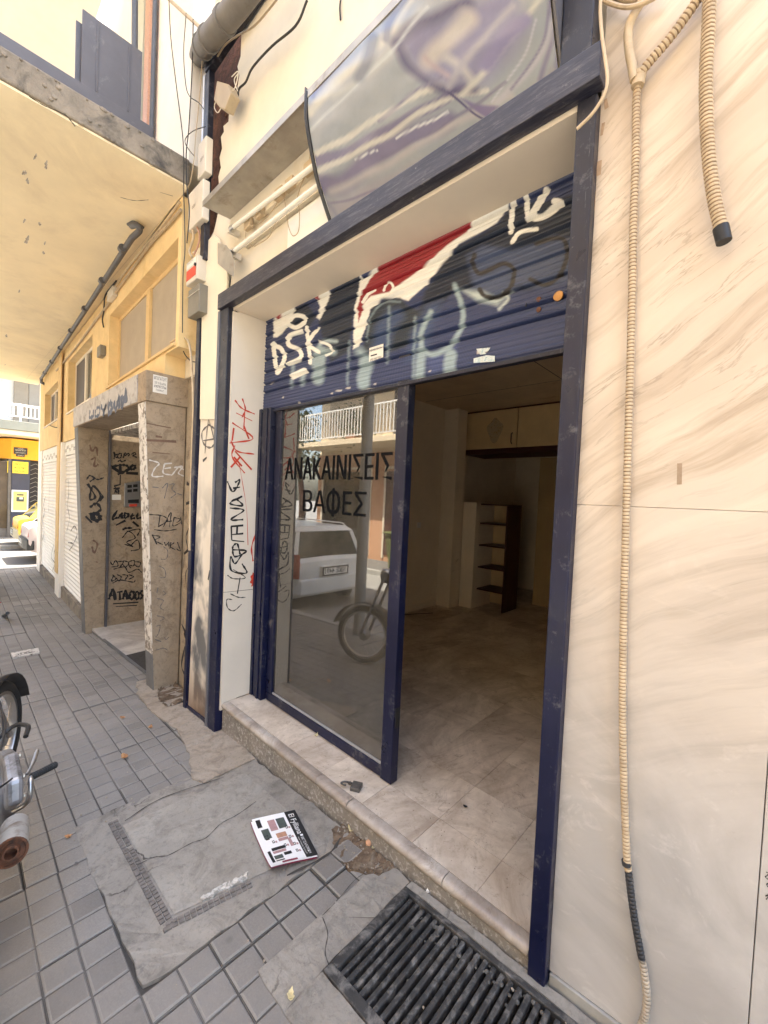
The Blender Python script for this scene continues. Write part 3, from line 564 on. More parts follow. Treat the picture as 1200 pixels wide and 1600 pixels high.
# threshold: marble nosing in lengths, riser, floor slabs
segs = [(-2.655, -1.63), (-1.627, -1.39), (-1.386, -.845), (-.842, -.505)]
for a, b in segs:
    prof = [(1.325, 0), (1.315, .006), (1.310, .018), (1.312, .03), (1.32, .038), (1.335, .041), (1.36, .041), (1.36, 0)]
    dzz = random.uniform(-.0015, .0015)
    mb = MB(); mb.prism([(a, y, SILL-.041+z+dzz) for y, z in prof], (b-a, 0, 0)); mb.build('step_nosing', FLOORM, shop, smooth=True)
TERR = mat('chipped terrazzo riser', (.22, .195, .165), .85, .3, 10, (.37, .35, .32), .52, .60, 55, .5, 60)
mb = MB(); mb.hexa([(-2.66, 1.322, gx(-2.66)-.03), (-.5, 1.322, gx(-.5)-.03), (-.5, 1.36, gx(-.5)-.03), (-2.66, 1.36, gx(-2.66)-.03)], [(-2.66, 1.322, SILL-.04), (-.5, 1.322, SILL-.04), (-.5, 1.36, SILL-.04), (-2.66, 1.36, SILL-.04)])
mb.build('step_riser', TERR, shop)
fl = MB(); xs = [-3.4, -3.172, -2.866, -2.56, -2.254, -1.948, -1.642, -1.336, -1.03, -.724, -.418, -.112, .194, .5]; ys = [1.362]+[1.555+.306*k for k in range(0, 19)]
for i in range(len(xs)-1):
    for j in range(len(ys)-1):
        if j == 0 and (xs[i+1] < -2.7 or xs[i] > -.5): continue
        x0 = max(xs[i], -2.66) if j == 0 else xs[i]; x1 = min(xs[i+1], -.5) if j == 0 else xs[i+1]
        fl.m = random.choice((0, 0, 1)); fl.box(x0+.0008, x1-.0008, ys[j]+.0008, ys[j+1]-.0008, SILL-.02, SILL+random.uniform(-.0006, .0006))
INTF2 = marble('dusty interior tiles darker', (.66, .57, .47), (.55, .47, .38), (.36, .29, .22), (.3, .8, .2), world_grad=False, rough=.5)
fl.build('tile_floor', [INTF, INTF2], shop)
B('subfloor', JOINT, shop, (-3.4, .5, 1.36, 7.2, SILL-.1, SILL-.0205), bevel=0)
B('room_wall', INTW, shop, (-3.45, -3.35, 1.601, 7.2, SILL, 2.85), (-3.3499, .5, 6.9, 7.0, SILL, 2.85), (.5, .6, 1.601, 7.2, SILL, 2.85), (-.43, .5, 1.601, 1.66, SILL, 2.85), (-3.349, XL-.0401, 1.601, 1.65, SILL, 2.85), bevel=0)
B('front_wall_core', CREAM, shop, (-3.3, XL-.041, 1.401, 1.6, -.3, 2.74), bevel=0)
B('skirting', INTW, shop, (-3.349, -3.338, 1.66, 4.69, SILL+.001, SILL+.09), bevel=.002)
B('room_column', INTW, shop, (-3.349, -3.13, 4.7, 4.92, SILL, 2.75), bevel=.004)
B('room_ceiling', mat('stained interior ceiling', (.66, .54, .38), .8, .15, 3, (.3, .2, .1), .6, .8, 3, .1), shop, (-3.45, .6, 1.6, 7.2, 2.76, 2.9), bevel=0)
strokes('ceiling_joint', BLACK, shop, lambda x, y: Vector((x, y, 2.76)), [([(-3.3, 3.0), (.4, 3.0)], .01), ([(-3.3, 4.2), (.4, 4.2)], .01), ([(-1.6, 1.7), (-1.6, 6.8)], .01)], .01, (0, 0, -1), .001, smooth=False)
sk_ = B('wall_socket', WHITE, shop, (-3.3495, -3.338, 3.05, 3.13, .42, .50), (-3.3495, -3.339, 4.2, 4.27, 1.15, 1.22), bevel=.002)
MB().tube(cr([E2 for E2 in (Vector((-3.34, 3.1, .42)), Vector((-3.33, 3.15, .25)), Vector((-3.33, 3.4, .17)), Vector((-3.30, 3.9, .085)), Vector((-3.1, 4.3, .08)))]), .004, 6).build('loose_lead', CABLE, shop, smooth=True)
# upper cabinets and open shelves inside
kc = thing('wall_cabinet', 'old yellow overhead cabinet with stained doors at the back of the dark room', 'cabinet', (-2.2, 5.0, 2.2))
B('carcass', WOODD, kc, (-3.2, -.7, 5.02, 5.55, 2.2, 2.755), bevel=0)
for i, (a, b) in enumerate(((-3.19, -2.44), (-2.43, -1.68), (-1.67, -.92))):
    d = B('door', CABI, kc, (a, b, 4.995, 5.018, 2.235, 2.73), bevel=.003)
    if i == 0:
        MB().tube([(b-.06, 4.993, 2.28), (b-.06, 4.965, 2.30), (b-.06, 4.965, 2.40), (b-.06, 4.993, 2.42)], .007, 8).build('handle', BLACK, d, smooth=True)
        blot = [(-2.75+.11*math.cos(a_)*(1+.2*math.sin(3*a_)), 4.9935, 2.47+.15*math.sin(a_)*(1+.15*math.cos(4*a_))) for a_ in lin(0, 6.2, 22)]
        MB().poly(blot).build('stain', mat('pale scraped stain', (.5, .42, .28), .7, .3, 30, (.36, .25, .11), .5, .6, 30, .1), d)
B('bottom_rail', WOODD, kc, (-3.2, -.7, 4.99, 5.55, 2.165, 2.199), bevel=.002)
sh_ = thing('open_shelf_unit', 'dim open shelf unit standing under the overhead cabinet', 'shelf', (-2.7, 5.1, SILL))
B('side_panel', INTW, sh_, (-3.13, -2.93, 4.93, 5.0, SILL+.001, 1.51), (-2.96, -2.93, 5.001, 5.45, SILL+.001, 1.51), bevel=.002)
B('side_panel', WOODD, sh_, (-2.55, -2.53, 5.05, 5.45, SILL+.001, 1.50), bevel=.002)
B('back_panel', CABI, sh_, (-2.929, -2.551, 5.43, 5.45, SILL+.02, 1.5), bevel=0)
for z in (.32, .62, .92, 1.22, 1.48): B('shelf', WOODD, sh_, (-2.929, -2.551, 5.05, 5.429, z, z+.02), bevel=.001)
B('partition_wall', mat('dark brown partition', (.44, .33, .16), .7, .1, 3, None, bmp=.05), shop, (-2.5, -.2, 5.9, 5.95, SILL, 2.19), bevel=0)

# sliding glazed door
dr = thing('sliding_door', 'blue framed glass sliding door with black Greek lettering, pushed half open', 'door', (-1.9, 1.56, SILL))
B('bottom_rail', BLUE, dr, (-2.5, -1.401, 1.555, 1.595, SILL+.006, SILL+.062), bevel=.003)
B('stile', BLUE, dr, (-1.40, -1.325, 1.55, 1.60, SILL+.004, 2.25), bevel=.003)
B('stile', BLUE, dr, (-2.505, -2.44, 1.556, 1.596, SILL+.063, 2.25), bevel=.003)
B('glazing_bead', mat('grey bead', (.3, .3, .3), .4, .1, 8, None, bmp=0), dr, (-2.44, -1.401, 1.563, 1.585, SILL+.0625, SILL+.074), bevel=.001)
gl = B('glass_pane', GLASS, dr, (-2.44, -1.401, 1.570, 1.574, SILL+.075, 2.25), bevel=0)
INKB = mat('matt black vinyl', (.008, .008, .009), .9, .1, 30, None, bmp=0, spec=.05)
for k_2 in (0, 1, 2): text('lettering', 'ΑΝΑKΑΙΝΙΣΕΙΣ', INKB, dr, (-2.392+.0035*k_2, 1.5685-.0002*k_2, 1.600), (1, 0, 0), (0, 0, 1), .142, .956)
for s_, x_, w_2 in (('ΒΑ', -2.18, .225), ('Ο', -1.945, .125), ('ΕΣ', -1.80, .19)): text('lettering', s_, INKB, dr, (x_, 1.5685, 1.40), (1, 0, 0), (0, 0, 1), .135, w_2, bold=.012 if s_ == 'Ο' else 0)
for s_, x_, w_2 in (('ΒΑ', -2.176, .225), ('ΕΣ', -1.796, .19)): text('lettering', s_, INKB, dr, (x_, 1.5682, 1.40), (1, 0, 0), (0, 0, 1), .135, w_2)
MB().box(-1.893, -1.872, 1.5680, 1.5684, 1.385, 1.55).build('lettering', INKB, dr)
B('lock_plate', BLACK, dr, (-1.324, -1.318, 1.56, 1.59, .36, .46), bevel=.001)

# graffiti-covered roller shutter (vertex painted)
def dist_line(px, py, L):
    d = np.full(px.shape, 1e9)
    for (x0, y0), (x1, y1) in zip(L[:-1], L[1:]):
        vx, vy = x1-x0, y1-y0; l2 = vx*vx+vy*vy+1e-9; t = np.clip(((px-x0)*vx+(py-y0)*vy)/l2, 0, 1)
        d = np.minimum(d, np.hypot(px-x0-t*vx, py-y0-t*vy))
    return d
def inpoly(px, py, P):
    r = np.zeros(px.shape, bool); n = len(P)
    for i in range(n):
        x0, y0 = P[i]; x1, y1 = P[(i+1) % n]
        c = ((y0 > py) != (y1 > py)) & (px < (x1-x0)*(py-y0)/(y1-y0+1e-12)+x0); r ^= c
    return r
def spl(L, n=6):
    return [(v.x, v.y) for v in cr([(a, b, 0) for a, b in L], n)]
class Canvas:
    k = 1
    def __init__(s, px, py, base): s.x = px; s.y = py; s.c = np.tile(np.array(base, float), (len(px), 1))
    def put(s, col, a): a = np.clip(a, 0, 1)[:, None]; s.c = s.c*(1-a)+np.array(col)*a
    def poly(s, P, col, soft=3, al=1):
        soft *= s.k
        m = inpoly(s.x, s.y, P); d = dist_line(s.x, s.y, P+[P[0]]); sd_ = np.where(m, d, -d); s.put(col, al*(.5+sd_/(2*soft)))
    def line(s, L, wdt, col, soft=2, al=1):
        soft *= s.k
        d = dist_line(s.x, s.y, spl(L) if len(L) > 2 else L); s.put(col, al*((wdt/2-d)/soft+.5))
nxs, zz = 620, []
z0, z1 = 2.078, 2.70
prof = []   # (z, y offset): flat ribs with deep double grooves, plus bottom bar
lines_z = [2.205, 2.262, 2.345, 2.43, 2.515, 2.60, 2.685]
nz = 230
for k in range(nz+1):
    z = z0+(z1-z0)*k/nz; y = 0
    for lz in lines_z:
        d = z-lz
        if abs(d) < .008: y += .016*(1-abs(d)/.008)
        if .010 < d < .02: y -= .005*math.sin((d-.010)/.01*math.pi)
    y += .0012*math.sin(z*2*math.pi/.02) + .0007*math.sin(z*2*math.pi/.011)
    if z < 2.0865: y += .006
    prof.append((z, y))
X = np.linspace(XL+.002, XR-.072, nxs); 
VX = np.repeat(X, nz+1); VZ = np.tile([p[0] for p in prof], nxs); VY = SH+np.tile([p[1] for p in prof], nxs)
# photo coordinates of each point of the slat curtain, then of the enlarged drawing (x2.4, origin 400,300)
D = np.stack([VX, np.full_like(VX, SH), VZ-1.5], 1); kf = D@np.array(FW)
U = ((600+FPX*(D@np.array(RT))/kf)-400)*2.4; V = ((800-FPX*(D@np.array(UP))/kf)-300)*2.4
U2 = U+1.0*np.sin(V*.12)
cv = Canvas(U2, V, (.020, .032, .095))
NV, WH, TEAL, RD = (.006, .012, .028), (.80, .78, .70), (.28, .36, .38), (.26, .008, .012)
cv.poly([(275, 375), (330, 340), (395, 308), (410, 350), (372, 420), (360, 500), (345, 600), (280, 640), (255, 560), (235, 490)], NV, 5)
cv.poly([(130, 440), (190, 415), (225, 470), (200, 505), (150, 520), (120, 500)], NV, 5)
cv.poly([(65, 480), (80, 460), (110, 440), (150, 430), (140, 455), (118, 500), (100, 530), (80, 545), (66, 545)], WH)
cv.poly([(75, 470), (100, 450), (92, 465), (78, 480)], RD)
cv.poly([(190, 410), (280, 355), (275, 395), (262, 430), (240, 480), (226, 470), (242, 430), (222, 395)], WH)
cv.poly([(215, 395), (240, 378), (232, 405)], RD)
cv.poly([(393, 300), (400, 330), (440, 290), (480, 250), (640, 165), (800, 100), (870, 60), (960, 5), (945, 60), (905, 115), (830, 160), (760, 195), (720, 250), (670, 310), (620, 365), (570, 408), (520, 395), (470, 402), (430, 440), (410, 510), (385, 580), (365, 590), (366, 500), (370, 430), (384, 370)], WH)
cv.poly([(385, 490), (380, 440), (392, 385), (430, 325), (450, 300), (472, 258), (640, 172), (760, 112), (812, 112), (790, 150), (715, 200), (650, 260), (570, 325), (540, 345), (515, 360), (500, 375), (430, 390), (405, 415), (395, 455)], RD)
cv.line([(400, 412), (420, 385), (445, 368)], 12, WH); cv.line([(480, 370), (485, 350), (500, 338), (512, 350), (512, 368)], 9, WH)
cv.poly([(412, 520), (432, 440), (480, 400), (540, 398), (565, 425), (610, 445), (600, 520), (560, 580), (480, 610), (400, 600)], (.010, .018, .03), 6)
cv.poly([(640, 360), (700, 270), (760, 200), (830, 165), (905, 120), (950, 60), (1150, 20), (1200, 0), (1200, 200), (1130, 330), (1020, 370), (840, 350), (740, 370), (690, 430), (640, 500), (600, 470)], NV, 8)
for Pq in ([(430, 600), (445, 500), (490, 440), (540, 430), (560, 470), (520, 520), (500, 600)], [(560, 640), (580, 520), (640, 420), (700, 400), (680, 470), (650, 560), (640, 640)]): cv.poly(Pq, (.03, .055, .13), 12, .8)
cv.line([(415, 560), (430, 470), (480, 415), (540, 412)], 8, (.2, .27, .3), 6, .7); cv.line([(250, 640), (235, 600), (250, 560), (300, 560)], 16, (.34, .42, .44), 8, .7)
cv.poly([(960, 230), (1130, 180), (1170, 290), (1010, 340)], (.03, .055, .19), 16)
cv.poly([(640, 620), (720, 600), (760, 560), (730, 650), (650, 690)], (.04, .06, .16), 12)
cv.poly([(790, 240), (850, 200), (960, 215), (1040, 195), (1110, 160), (1180, 175), (1185, 330), (1080, 360), (990, 350), (900, 400), (820, 380)], (.05, .07, .135), 12)
cv.line([(655, 450), (622, 520), (622, 580), (660, 610), (730, 575), (772, 500), (772, 430), (745, 350)], 20, TEAL, 10, .9)
cv.line([(390, 600), (420, 640), (400, 700)], 40, TEAL, 20, .7); cv.line([(215, 640), (250, 600), (290, 600)], 26, TEAL, 14, .8)
for x, a, b, w_ in ((350, 560, 720, 9), (500, 430, 640, 10), (597, 470, 700, 10), (730, 570, 640, 12), (620, 600, 700, 40), (730, 610, 690, 50), (240, 600, 700, 50), (410, 640, 720, 50), (180, 680, 720, 20), (140, 640, 730, 14)): cv.line([(x, a), (x-8, b)], w_, TEAL, 10, .65)
cv.poly([(770, 365), (850, 372), (900, 395), (960, 372), (905, 425), (830, 410)], (.45, .52, .50), 10, .85)
cv.line([(235, 560), (275, 575), (285, 598), (262, 612)], 10, WH, 3); cv.line([(930, 380), (945, 400), (912, 440)], 12, (.45, .5, .48), 8, .8)
WSC = 1.8
for L, w_ in (([(66, 568), (70, 620), (80, 678)], 9), ([(62, 575), (95, 588), (106, 628), (84, 675)], 9), ([(170, 522), (125, 540), (122, 572), (162, 592), (166, 622), (122, 645)], 9), ([(190, 508), (196, 560), (204, 640)], 8), ([(232, 512), (192, 570), (212, 585), (236, 600)], 8), ([(122, 490), (145, 464), (178, 468), (182, 488), (150, 508), (122, 498)], 9), ([(140, 690), (180, 672)], 14),
              ([(975, -5), (962, 60), (955, 150)], 11), ([(1012, -5), (1016, 45), (1020, 102)], 11), ([(1090, -5), (1062, 40), (1038, 92), (1080, 90), (1140, 45), (1120, 35)], 15), ([(960, 190), (990, 152), (1052, 138)], 9)): cv.line(L, w_*WSC, WH, 2.5)
for L in ([(820, 235), (812, 265), (835, 305), (880, 290), (930, 268), (965, 290), (958, 350), (915, 392), (862, 392), (838, 365)], [(1050, 195), (1110, 175), (1155, 180), (1165, 240), (1140, 310), (1085, 348), (1030, 328)]): cv.line(L, 17, (.018, .014, .012), 6, .95)
# bare primer chips near the lower edge
for u, v, r in ((310, 745, 14), (345, 735, 10), (425, 738, 18), (445, 720, 6), (285, 755, 5), (160, 790, 5), (100, 770, 4), (650, 672, 6), (860, 595, 6), (55, 718, 6)):
    cv.poly([(u-r, v+2), (u-r*.3, v-3), (u+r, v-4), (u+r*.8, v+3), (u, v+4)], (.5, .46, .4), 1.5)
cv.poly([(830, 590), (878, 585), (868, 600), (846, 606), (828, 608)], (.55, .5, .45), 1.5)
grm = np.clip((np.sin(U*.07+V*.9)*np.sin(V*2.1+1)+.2), 0, 1)*.10; cv.put((.2, .2, .22), grm)
me = bpy.data.meshes.new('roller_shutter'); cc = np.arange((nxs-1)*nz); ii, jj = cc//nz, cc % nz; n1 = nz+1
Fq = np.stack([ii*n1+jj, (ii+1)*n1+jj, (ii+1)*n1+jj+1, ii*n1+jj+1], 1)
st = thing('roller_shutter', 'navy roller shutter half raised, sprayed with white, red and teal graffiti', 'shutter', (-1.6, SH, 2.07))
def np_mesh(name, V3, F4, colr, m, parent):
    me = bpy.data.meshes.new(name); off = wl(parent); me.from_pydata((V3-np.array(off)).tolist(), [], F4.tolist())
    at = me.color_attributes.new('paint', 'FLOAT_COLOR', 'POINT'); at.data.foreach_set('color', np.hstack([colr, np.ones((len(colr), 1))]).ravel().astype(np.float32))
    me.materials.append(m); me.polygons.foreach_set('use_smooth', [True]*len(me.polygons)); o = bpy.data.objects.new(name, me); COL.objects.link(o); o.parent = parent; WLOC[o.name] = off; return o
np_mesh('slat_curtain', np.stack([VX, VY, VZ], 1), Fq, cv.c, vcol_mat('painted shutter slats', .42, .12, 90, (1, 1, 6)), st)
B('bottom_bar', BLUE, st, (XL+.003, XR-.073, SH-.004, SH+.03, 2.06, 2.077), bevel=.002)
MB().lathe(PY(873, 463, SH-.002), (0, -1, 0), [(0, .018), (.006, .018), (.008, .014), (.008, .0005)], 20).build('lock', mat('brass lock', (.5, .26, .09), .35, .2, 20, (.2, .1, .04), .6, .8, 30, 0, metal=.7), st, smooth=True)
MB().box(-.7405, -.738, SH-.0145, SH-.0100, 2.262, 2.276).build('keyhole', BLACK, st)
for u, v in ((842, 468), (842, 484)):
    MB().lathe(PY(u, v, SH-.001), (0, -1, 0), [(0, .010), (.004, .009), (.005, .0005)], 12).build('bolt', RUST, st, smooth=True)
a_, b_, c_2, d_2 = [PY(u, v, SH-.006) for u, v in ((577, 565.5), (599, 557), (597.5, 543), (578, 551))]
stk = MB().prism([PY(u, v, SH-.005) for u, v in ((576.5, 566), (598.5, 558), (599, 537), (577, 544))], (0, .001, 0)).build('sticker', PAPER, st)
p0 = PY(578.5, 551.5, SH-.0055); p1 = PY(598, 544, SH-.0055); dv = (p1-p0); 
text('writing', 'SERVICE ΡΟΛΛΑ', INK, stk, PY(578.5, 550, SH-.0055), (1, 0, 0), (0, 0, 1), .013, dv.length*.9)
text('writing', '698 848 9581', INK, stk, PY(578, 564.5, SH-.0055), (1, 0, 0), (0, 0, 1), .014, dv.length*.9)
MB().box(p0.x+.004, p0.x+.05, SH-.0057, SH-.0053, p0.z-.02, p0.z-.013).build('writing', INK, stk)
mb = MB(); mb.prism([PY(u, v, SH-.006) for u, v in ((740, 560), (760, 555), (773, 556), (773, 565), (740, 567))], (0, .001, 0)); mb.prism([PY(u, v, SH-.006) for u, v in ((744, 545), (766, 543), (763, 548), (757, 550), (760, 553), (750, 554))], (0, .001, 0))
stk2 = mb.build('sticker', mat('pale torn sticker', (.62, .66, .62), .6, .25, 60, (.3, .42, .45), .5, .6, 60, 0), st, label='torn pale blue sticker')
B('end_latch', BLACK, st, (XL-.004, XL+.08, SH-.025, SH-.012, 2.062, 2.072), bevel=.002)

# tags on the left reveal
rv = lambda u, v: PX(u, v, XL)
z8 = lambda L: [(280+x/2.761, 580+y/2.761) for x, y in L]
strokes('red_tag', SPRAYR, shop, rv, [z8(L) for L in ([(240, 125), (270, 160), (325, 185)], [(272, 118), (285, 165), (270, 200)], [(245, 180), (315, 215)], [(283, 165), (278, 250)], [(228, 222), (318, 290), (217, 310)], [(235, 245), (228, 300)], [(278, 235), (300, 292)], [(222, 300), (250, 345), (323, 358)], [(240, 345), (312, 425)], [(240, 320), (228, 370), (282, 440)], [(262, 370), (222, 415)], [(235, 370), (270, 410)])]+[(z8([(258, 400), (272, 480), (290, 600), (296, 750)]), .004)], .011, (1, 0, 0))
strokes('black_tag', SPRAYK, shop, rv, [z8(L) for L in ([(207, 475), (232, 520), (262, 470), (240, 480)], [(232, 505), (262, 500)], [(225, 560), (272, 540), (218, 570), (275, 580), (245, 550)], [(218, 590), (278, 600), (222, 640), (276, 640)], [(222, 670), (276, 665)], [(224, 670), (226, 730)], [(250, 668), (248, 700)], [(226, 705), (276, 700)], [(228, 730), (280, 735)], [(228, 770), (290, 775), (240, 800), (230, 760), (250, 745), (262, 790)], [(270, 790), (240, 830), (222, 800), (225, 860), (290, 870), (270, 830)])]+[(z8(L), .0075) for L in ([(232, 855), (285, 890), (235, 895), (207, 880)], [(262, 890), (250, 960)], [(220, 960), (255, 975), (285, 975)], [(228, 985), (205, 985), (208, 1020), (235, 1033), (268, 1005)])], .0135, (1, 0, 0))
strokes('red_smudge', SPRAYR, shop, rv, [(z8([(322, 870), (315, 900), (320, 925)]), .035), (z8([(330, 700), (312, 760), (318, 820)]), .012)], .02, (1, 0, 0))
strokes('panel_joint', JOINT, shop, rv, [(z8([(185, 955), (325, 940)]), .003)], .003, (1, 0, 0), smooth=False)

# pilaster left of the frame with loose cream sheet
pil = thing('clad_pilaster', 'narrow cream clad pilaster with blue edge strips and faint grey spray marks', 'pilaster', (-3.0, 1.27, -.2))
m_, t_, b_2 = nodes('grey sprayed cream cladding'); v_ = coords(t_, (1, 1, .6)); 
c = mix(t_, ramp(t_, noise(t_, v_, 3, 6), .3, .7), (.64, .56, .45), (.74, .68, .58))
g_ = N(t_, 'ShaderNodeNewGeometry'); sx_ = N(t_, 'ShaderNodeSeparateXYZ'); t_.links.new(g_.outputs['Position'], sx_.inputs[0])
low = ramp(t_, sx_.outputs[2], 1.0, 1.7, (1, 1, 1, 1), (0, 0, 0, 1)); k_ = N(t_, 'ShaderNodeMath', operation='MULTIPLY'); t_.links.new(low, k_.inputs[0]); t_.links.new(ramp(t_, noise(t_, v_, 5, 4, .55, .2), .44, .60), k_.inputs[1])
c = mix(t_, k_.outputs[0], c, (.13, .13, .128)); rust = ramp(t_, sx_.outputs[2], -.1, .22, (1, 1, 1, 1), (0, 0, 0, 1)); k3 = N(t_, 'ShaderNodeMath', operation='MULTIPLY'); t_.links.new(rust, k3.inputs[0]); k3.inputs[1].default_value = .7
c = mix(t_, k3.outputs[0], c, (.20, .11, .05)); t_.links.new(c, b_2.inputs['Base Color']); b_2.inputs['Roughness'].default_value = .45; bump(t_, b_2, noise(t_, v_, 12, 5), .2, .006)
mb = MB(); mb.hexa([(-3.17, 1.300, -.16), (-2.831, 1.300, -.14), (-2.831, 1.335, -.14), (-3.17, 1.335, -.16)], [(-3.10, 1.300, 2.3), (-2.831, 1.300, 2.3), (-2.831, 1.335, 2.3), (-3.10, 1.335, 2.3)])
mb.build('cladding', m_, pil, bevel=.002)
out = [PY(u, v, 1.285) for u, v in ((339, 655), (312, 655), (313, 600), (315, 500), (315, 450), (312, 418), (306, 400), (300, 394), (318, 383), (334, 366), (341, 372), (352, 400), (355, 440), (352, 470), (345, 500), (341, 590))]
MB().prism(out, (0, .012, 0)).build('loose_sheet', mat('loose cream sheet', (.74, .66, .50), .5, .06, 3, (.6, .48, .3), .66, .82, 3, .06, 40), pil, bevel=.001)
mb = MB(); e0 = [PY(u, v, 1.29) for u, v in ((283, 1112), (289, 1113), (307, 590), (309, 480), (303, 425), (310, 480), (313.5, 560), (312, 600), (296, 1118))]
mb.hexa([(-3.22, 1.28, -.17), (-3.172, 1.28, -.17), (-3.172, 1.34, -.17), (-3.22, 1.34, -.17)], [(-3.18, 1.28, 3.02), (-3.12, 1.28, 3.02), (-3.12, 1.34, 3.02), (-3.18, 1.34, 3.02)]); mb.build('edge_strip', BLUE, pil, bevel=.003)
MB().hexa([(-3.17, 1.288, -.2), (-2.83, 1.288, -.17), (-2.83, 1.299, -.17), (-3.17, 1.299, -.2)], [(-3.17, 1.288, -.13), (-2.83, 1.288, -.11), (-2.83, 1.299, -.11), (-3.17, 1.299, -.13)]).build('foot_strip', BLUE, pil)
strokes('circle_tag', SPRAYG, pil, lambda u, v: PY(u, v, 1.2995), [([(z[0], z[1]) for z in z8(L)], w_) for L, w_ in (([(130, 230), (100, 262), (105, 310), (135, 330), (160, 300), (158, 255), (130, 232)], .016), ([(128, 205), (118, 280), (112, 355)], .014), ([(128, 205), (150, 290), (155, 360)], .012), ([(105, 300), (165, 290)], .012))], .014, (0, -1, 0), .002)
strokes('spray_marks', SPRAYK, pil, lambda u, v: PY(u, v, 1.2995), [(z8(L), w_) for L, w_ in (([(103, 388), (120, 372)], .02), ([(133, 860), (126, 900)], .02))], .01, (0, -1, 0), .002)
# dirty strip of wall between portico and pilaster
B('party_wall', mat('stained old plaster', (.40, .32, .22), .9, .3, 5, (.17, .13, .09), .5, .66, 5, .6, 30, bdist=.015), shop, (-3.72, -3.23, 1.43, 1.60, -.3, 3.72), bevel=0)
pw = lambda u, v: PY(u, v, 1.43)
strokes('black_tag', SPRAYK, shop, pw, [([(295, 825), (291, 840), (294, 858)], .018), ([(288, 865), (296, 858)], .03), ([(297, 880), (290, 900), (294, 930), (297, 960)], .014), ([(284, 975), (293, 995), (288, 990), (295, 1005)], .03), ([(289, 1010), (284, 1040), (292, 1060)], .025), ([(292, 755), (296, 757)], .04), ([(291, 787), (297, 785)], .04)], .015, (0, -1, 0))
#@@SPLIT2@@
# ================================================================= SHOP SIGN
sg = thing('shop_sign', 'curved plastic shop sign with faded lavender picture, its left end open showing bare tubes', 'sign', (-1.6, 1.25, 2.82))
prof = [Vector((y, z)) for y, z in ((1.131, 3.335), (1.128, 3.30), (1.132, 3.217), (1.163, 3.105), (1.206, 2.985), (1.255, 2.90), (1.290, 2.842))]
pr_ = [(v.x, v.y) for v in cr([(a, b, 0) for a, b in prof], 14)]; pn = len(pr_); XS = np.linspace(-1.645, -.56, 420)
VX = np.repeat(XS, pn); VY = np.tile([p[0] for p in pr_], 420); VZ = np.tile([p[1] for p in pr_], 420)
VY = VY + .0022*np.sin(VX*9+VZ*26)*np.sin(VZ*17-VX*11) + .0006*np.sin(VX*30+VZ*70)
D = np.stack([VX, VY, VZ-1.5], 1); kf = D@np.array(FW); U = 600+FPX*(D@np.array(RT))/kf; V = 800-FPX*(D@np.array(UP))/kf
U += 2*np.sin(V*.06+U*.03); V += 1.5*np.sin(U*.09)
cv = Canvas(U, V, (.42, .43, .42)); cv.k = .55; CS, LV, PL = (.74, .68, .56), (.27, .24, .33), (.12, .105, .20)
cv.poly([(480, 140), (560, 40), (600, 0), (700, 0), (640, 60), (560, 160), (490, 230)], (.50, .50, .49), 20)
for L, w_, c, sf, al in (([(484, 175), (530, 120), (600, 60), (640, 0)], 16, CS, 12, .8), ([(486, 150), (540, 85), (610, 0)], 8, LV, 8, .6), ([(520, 150), (580, 110), (660, 20)], 14, (.6, .58, .5), 14, .6),
    ([(500, 290), (540, 285), (600, 235), (700, 190)], 34, LV, 18, .8), ([(495, 252), (540, 238), (633, 187), (720, 140)], 18, LV, 8, .9), ([(494, 240), (533, 219), (633, 159), (690, 131), (760, 110)], 9, CS, 5, 1), ([(498, 268), (540, 246), (600, 214), (683, 160), (760, 140)], 9, CS, 6, 1),
    ([(520, 300), (600, 260), (700, 200), (800, 150)], 14, (.55, .50, .46), 12, .7), ([(515, 330), (600, 290), (760, 220), (880, 110)], 30, (.46, .42, .42), 22, .7), ([(620, 215), (700, 175)], 4, (.85, .82, .75), 3, .8), ([(556, 250), (590, 235)], 3, (.85, .82, .75), 2, .8)): cv.line(L, w_, c, sf, al)  # streaks mix the printed picture with painted reflections of the wrinkled plastic
cv.poly([(617, 66), (640, 40), (700, 14), (760, -10), (800, -20), (830, 40), (800, 90), (760, 130), (700, 144), (660, 123), (633, 100)], (.34, .31, .42), 24, .85)
cv.line([(618, 68), (634, 100), (662, 122), (700, 143), (740, 140)], 16, PL, 16, .6); cv.line([(620, 64), (660, 34), (730, 4)], 22, PL, 20, .55)
cv.line([(672, 92), (685, 75), (700, 62), (730, 30)], 34, (.66, .58, .5), 26, .8); cv.line([(665, 90), (690, 110), (700, 118)], 10, (.55, .42, .42), 10, .6); cv.line([(700, 90), (720, 105), (735, 125)], 16, CS, 16, .5)
cv.line([(700, 135), (740, 80), (800, 10)], 12, (.5, .46, .48), 10, .8); cv.line([(720, 150), (790, 70), (850, -10)], 10, CS, 10, .8); cv.line([(760, 100), (800, 50), (822, 30)], 24, (.34, .30, .44), 14, .8)
cv.poly([(717, 154), (740, 160), (783, 167), (762, 184)], (.25, .20, .33), 4, .9); cv.line([(700, 146), (725, 165), (765, 190)], 4, PL, 3, .8)
cv.line([(875, 0), (880, 100)], 26, (.28, .26, .38), 12, .8); cv.line([(846, 125), (860, 60), (862, 0)], 10, LV, 8, .7); cv.line([(780, 160), (840, 90), (868, 20)], 12, (.56, .52, .52), 10, .7)
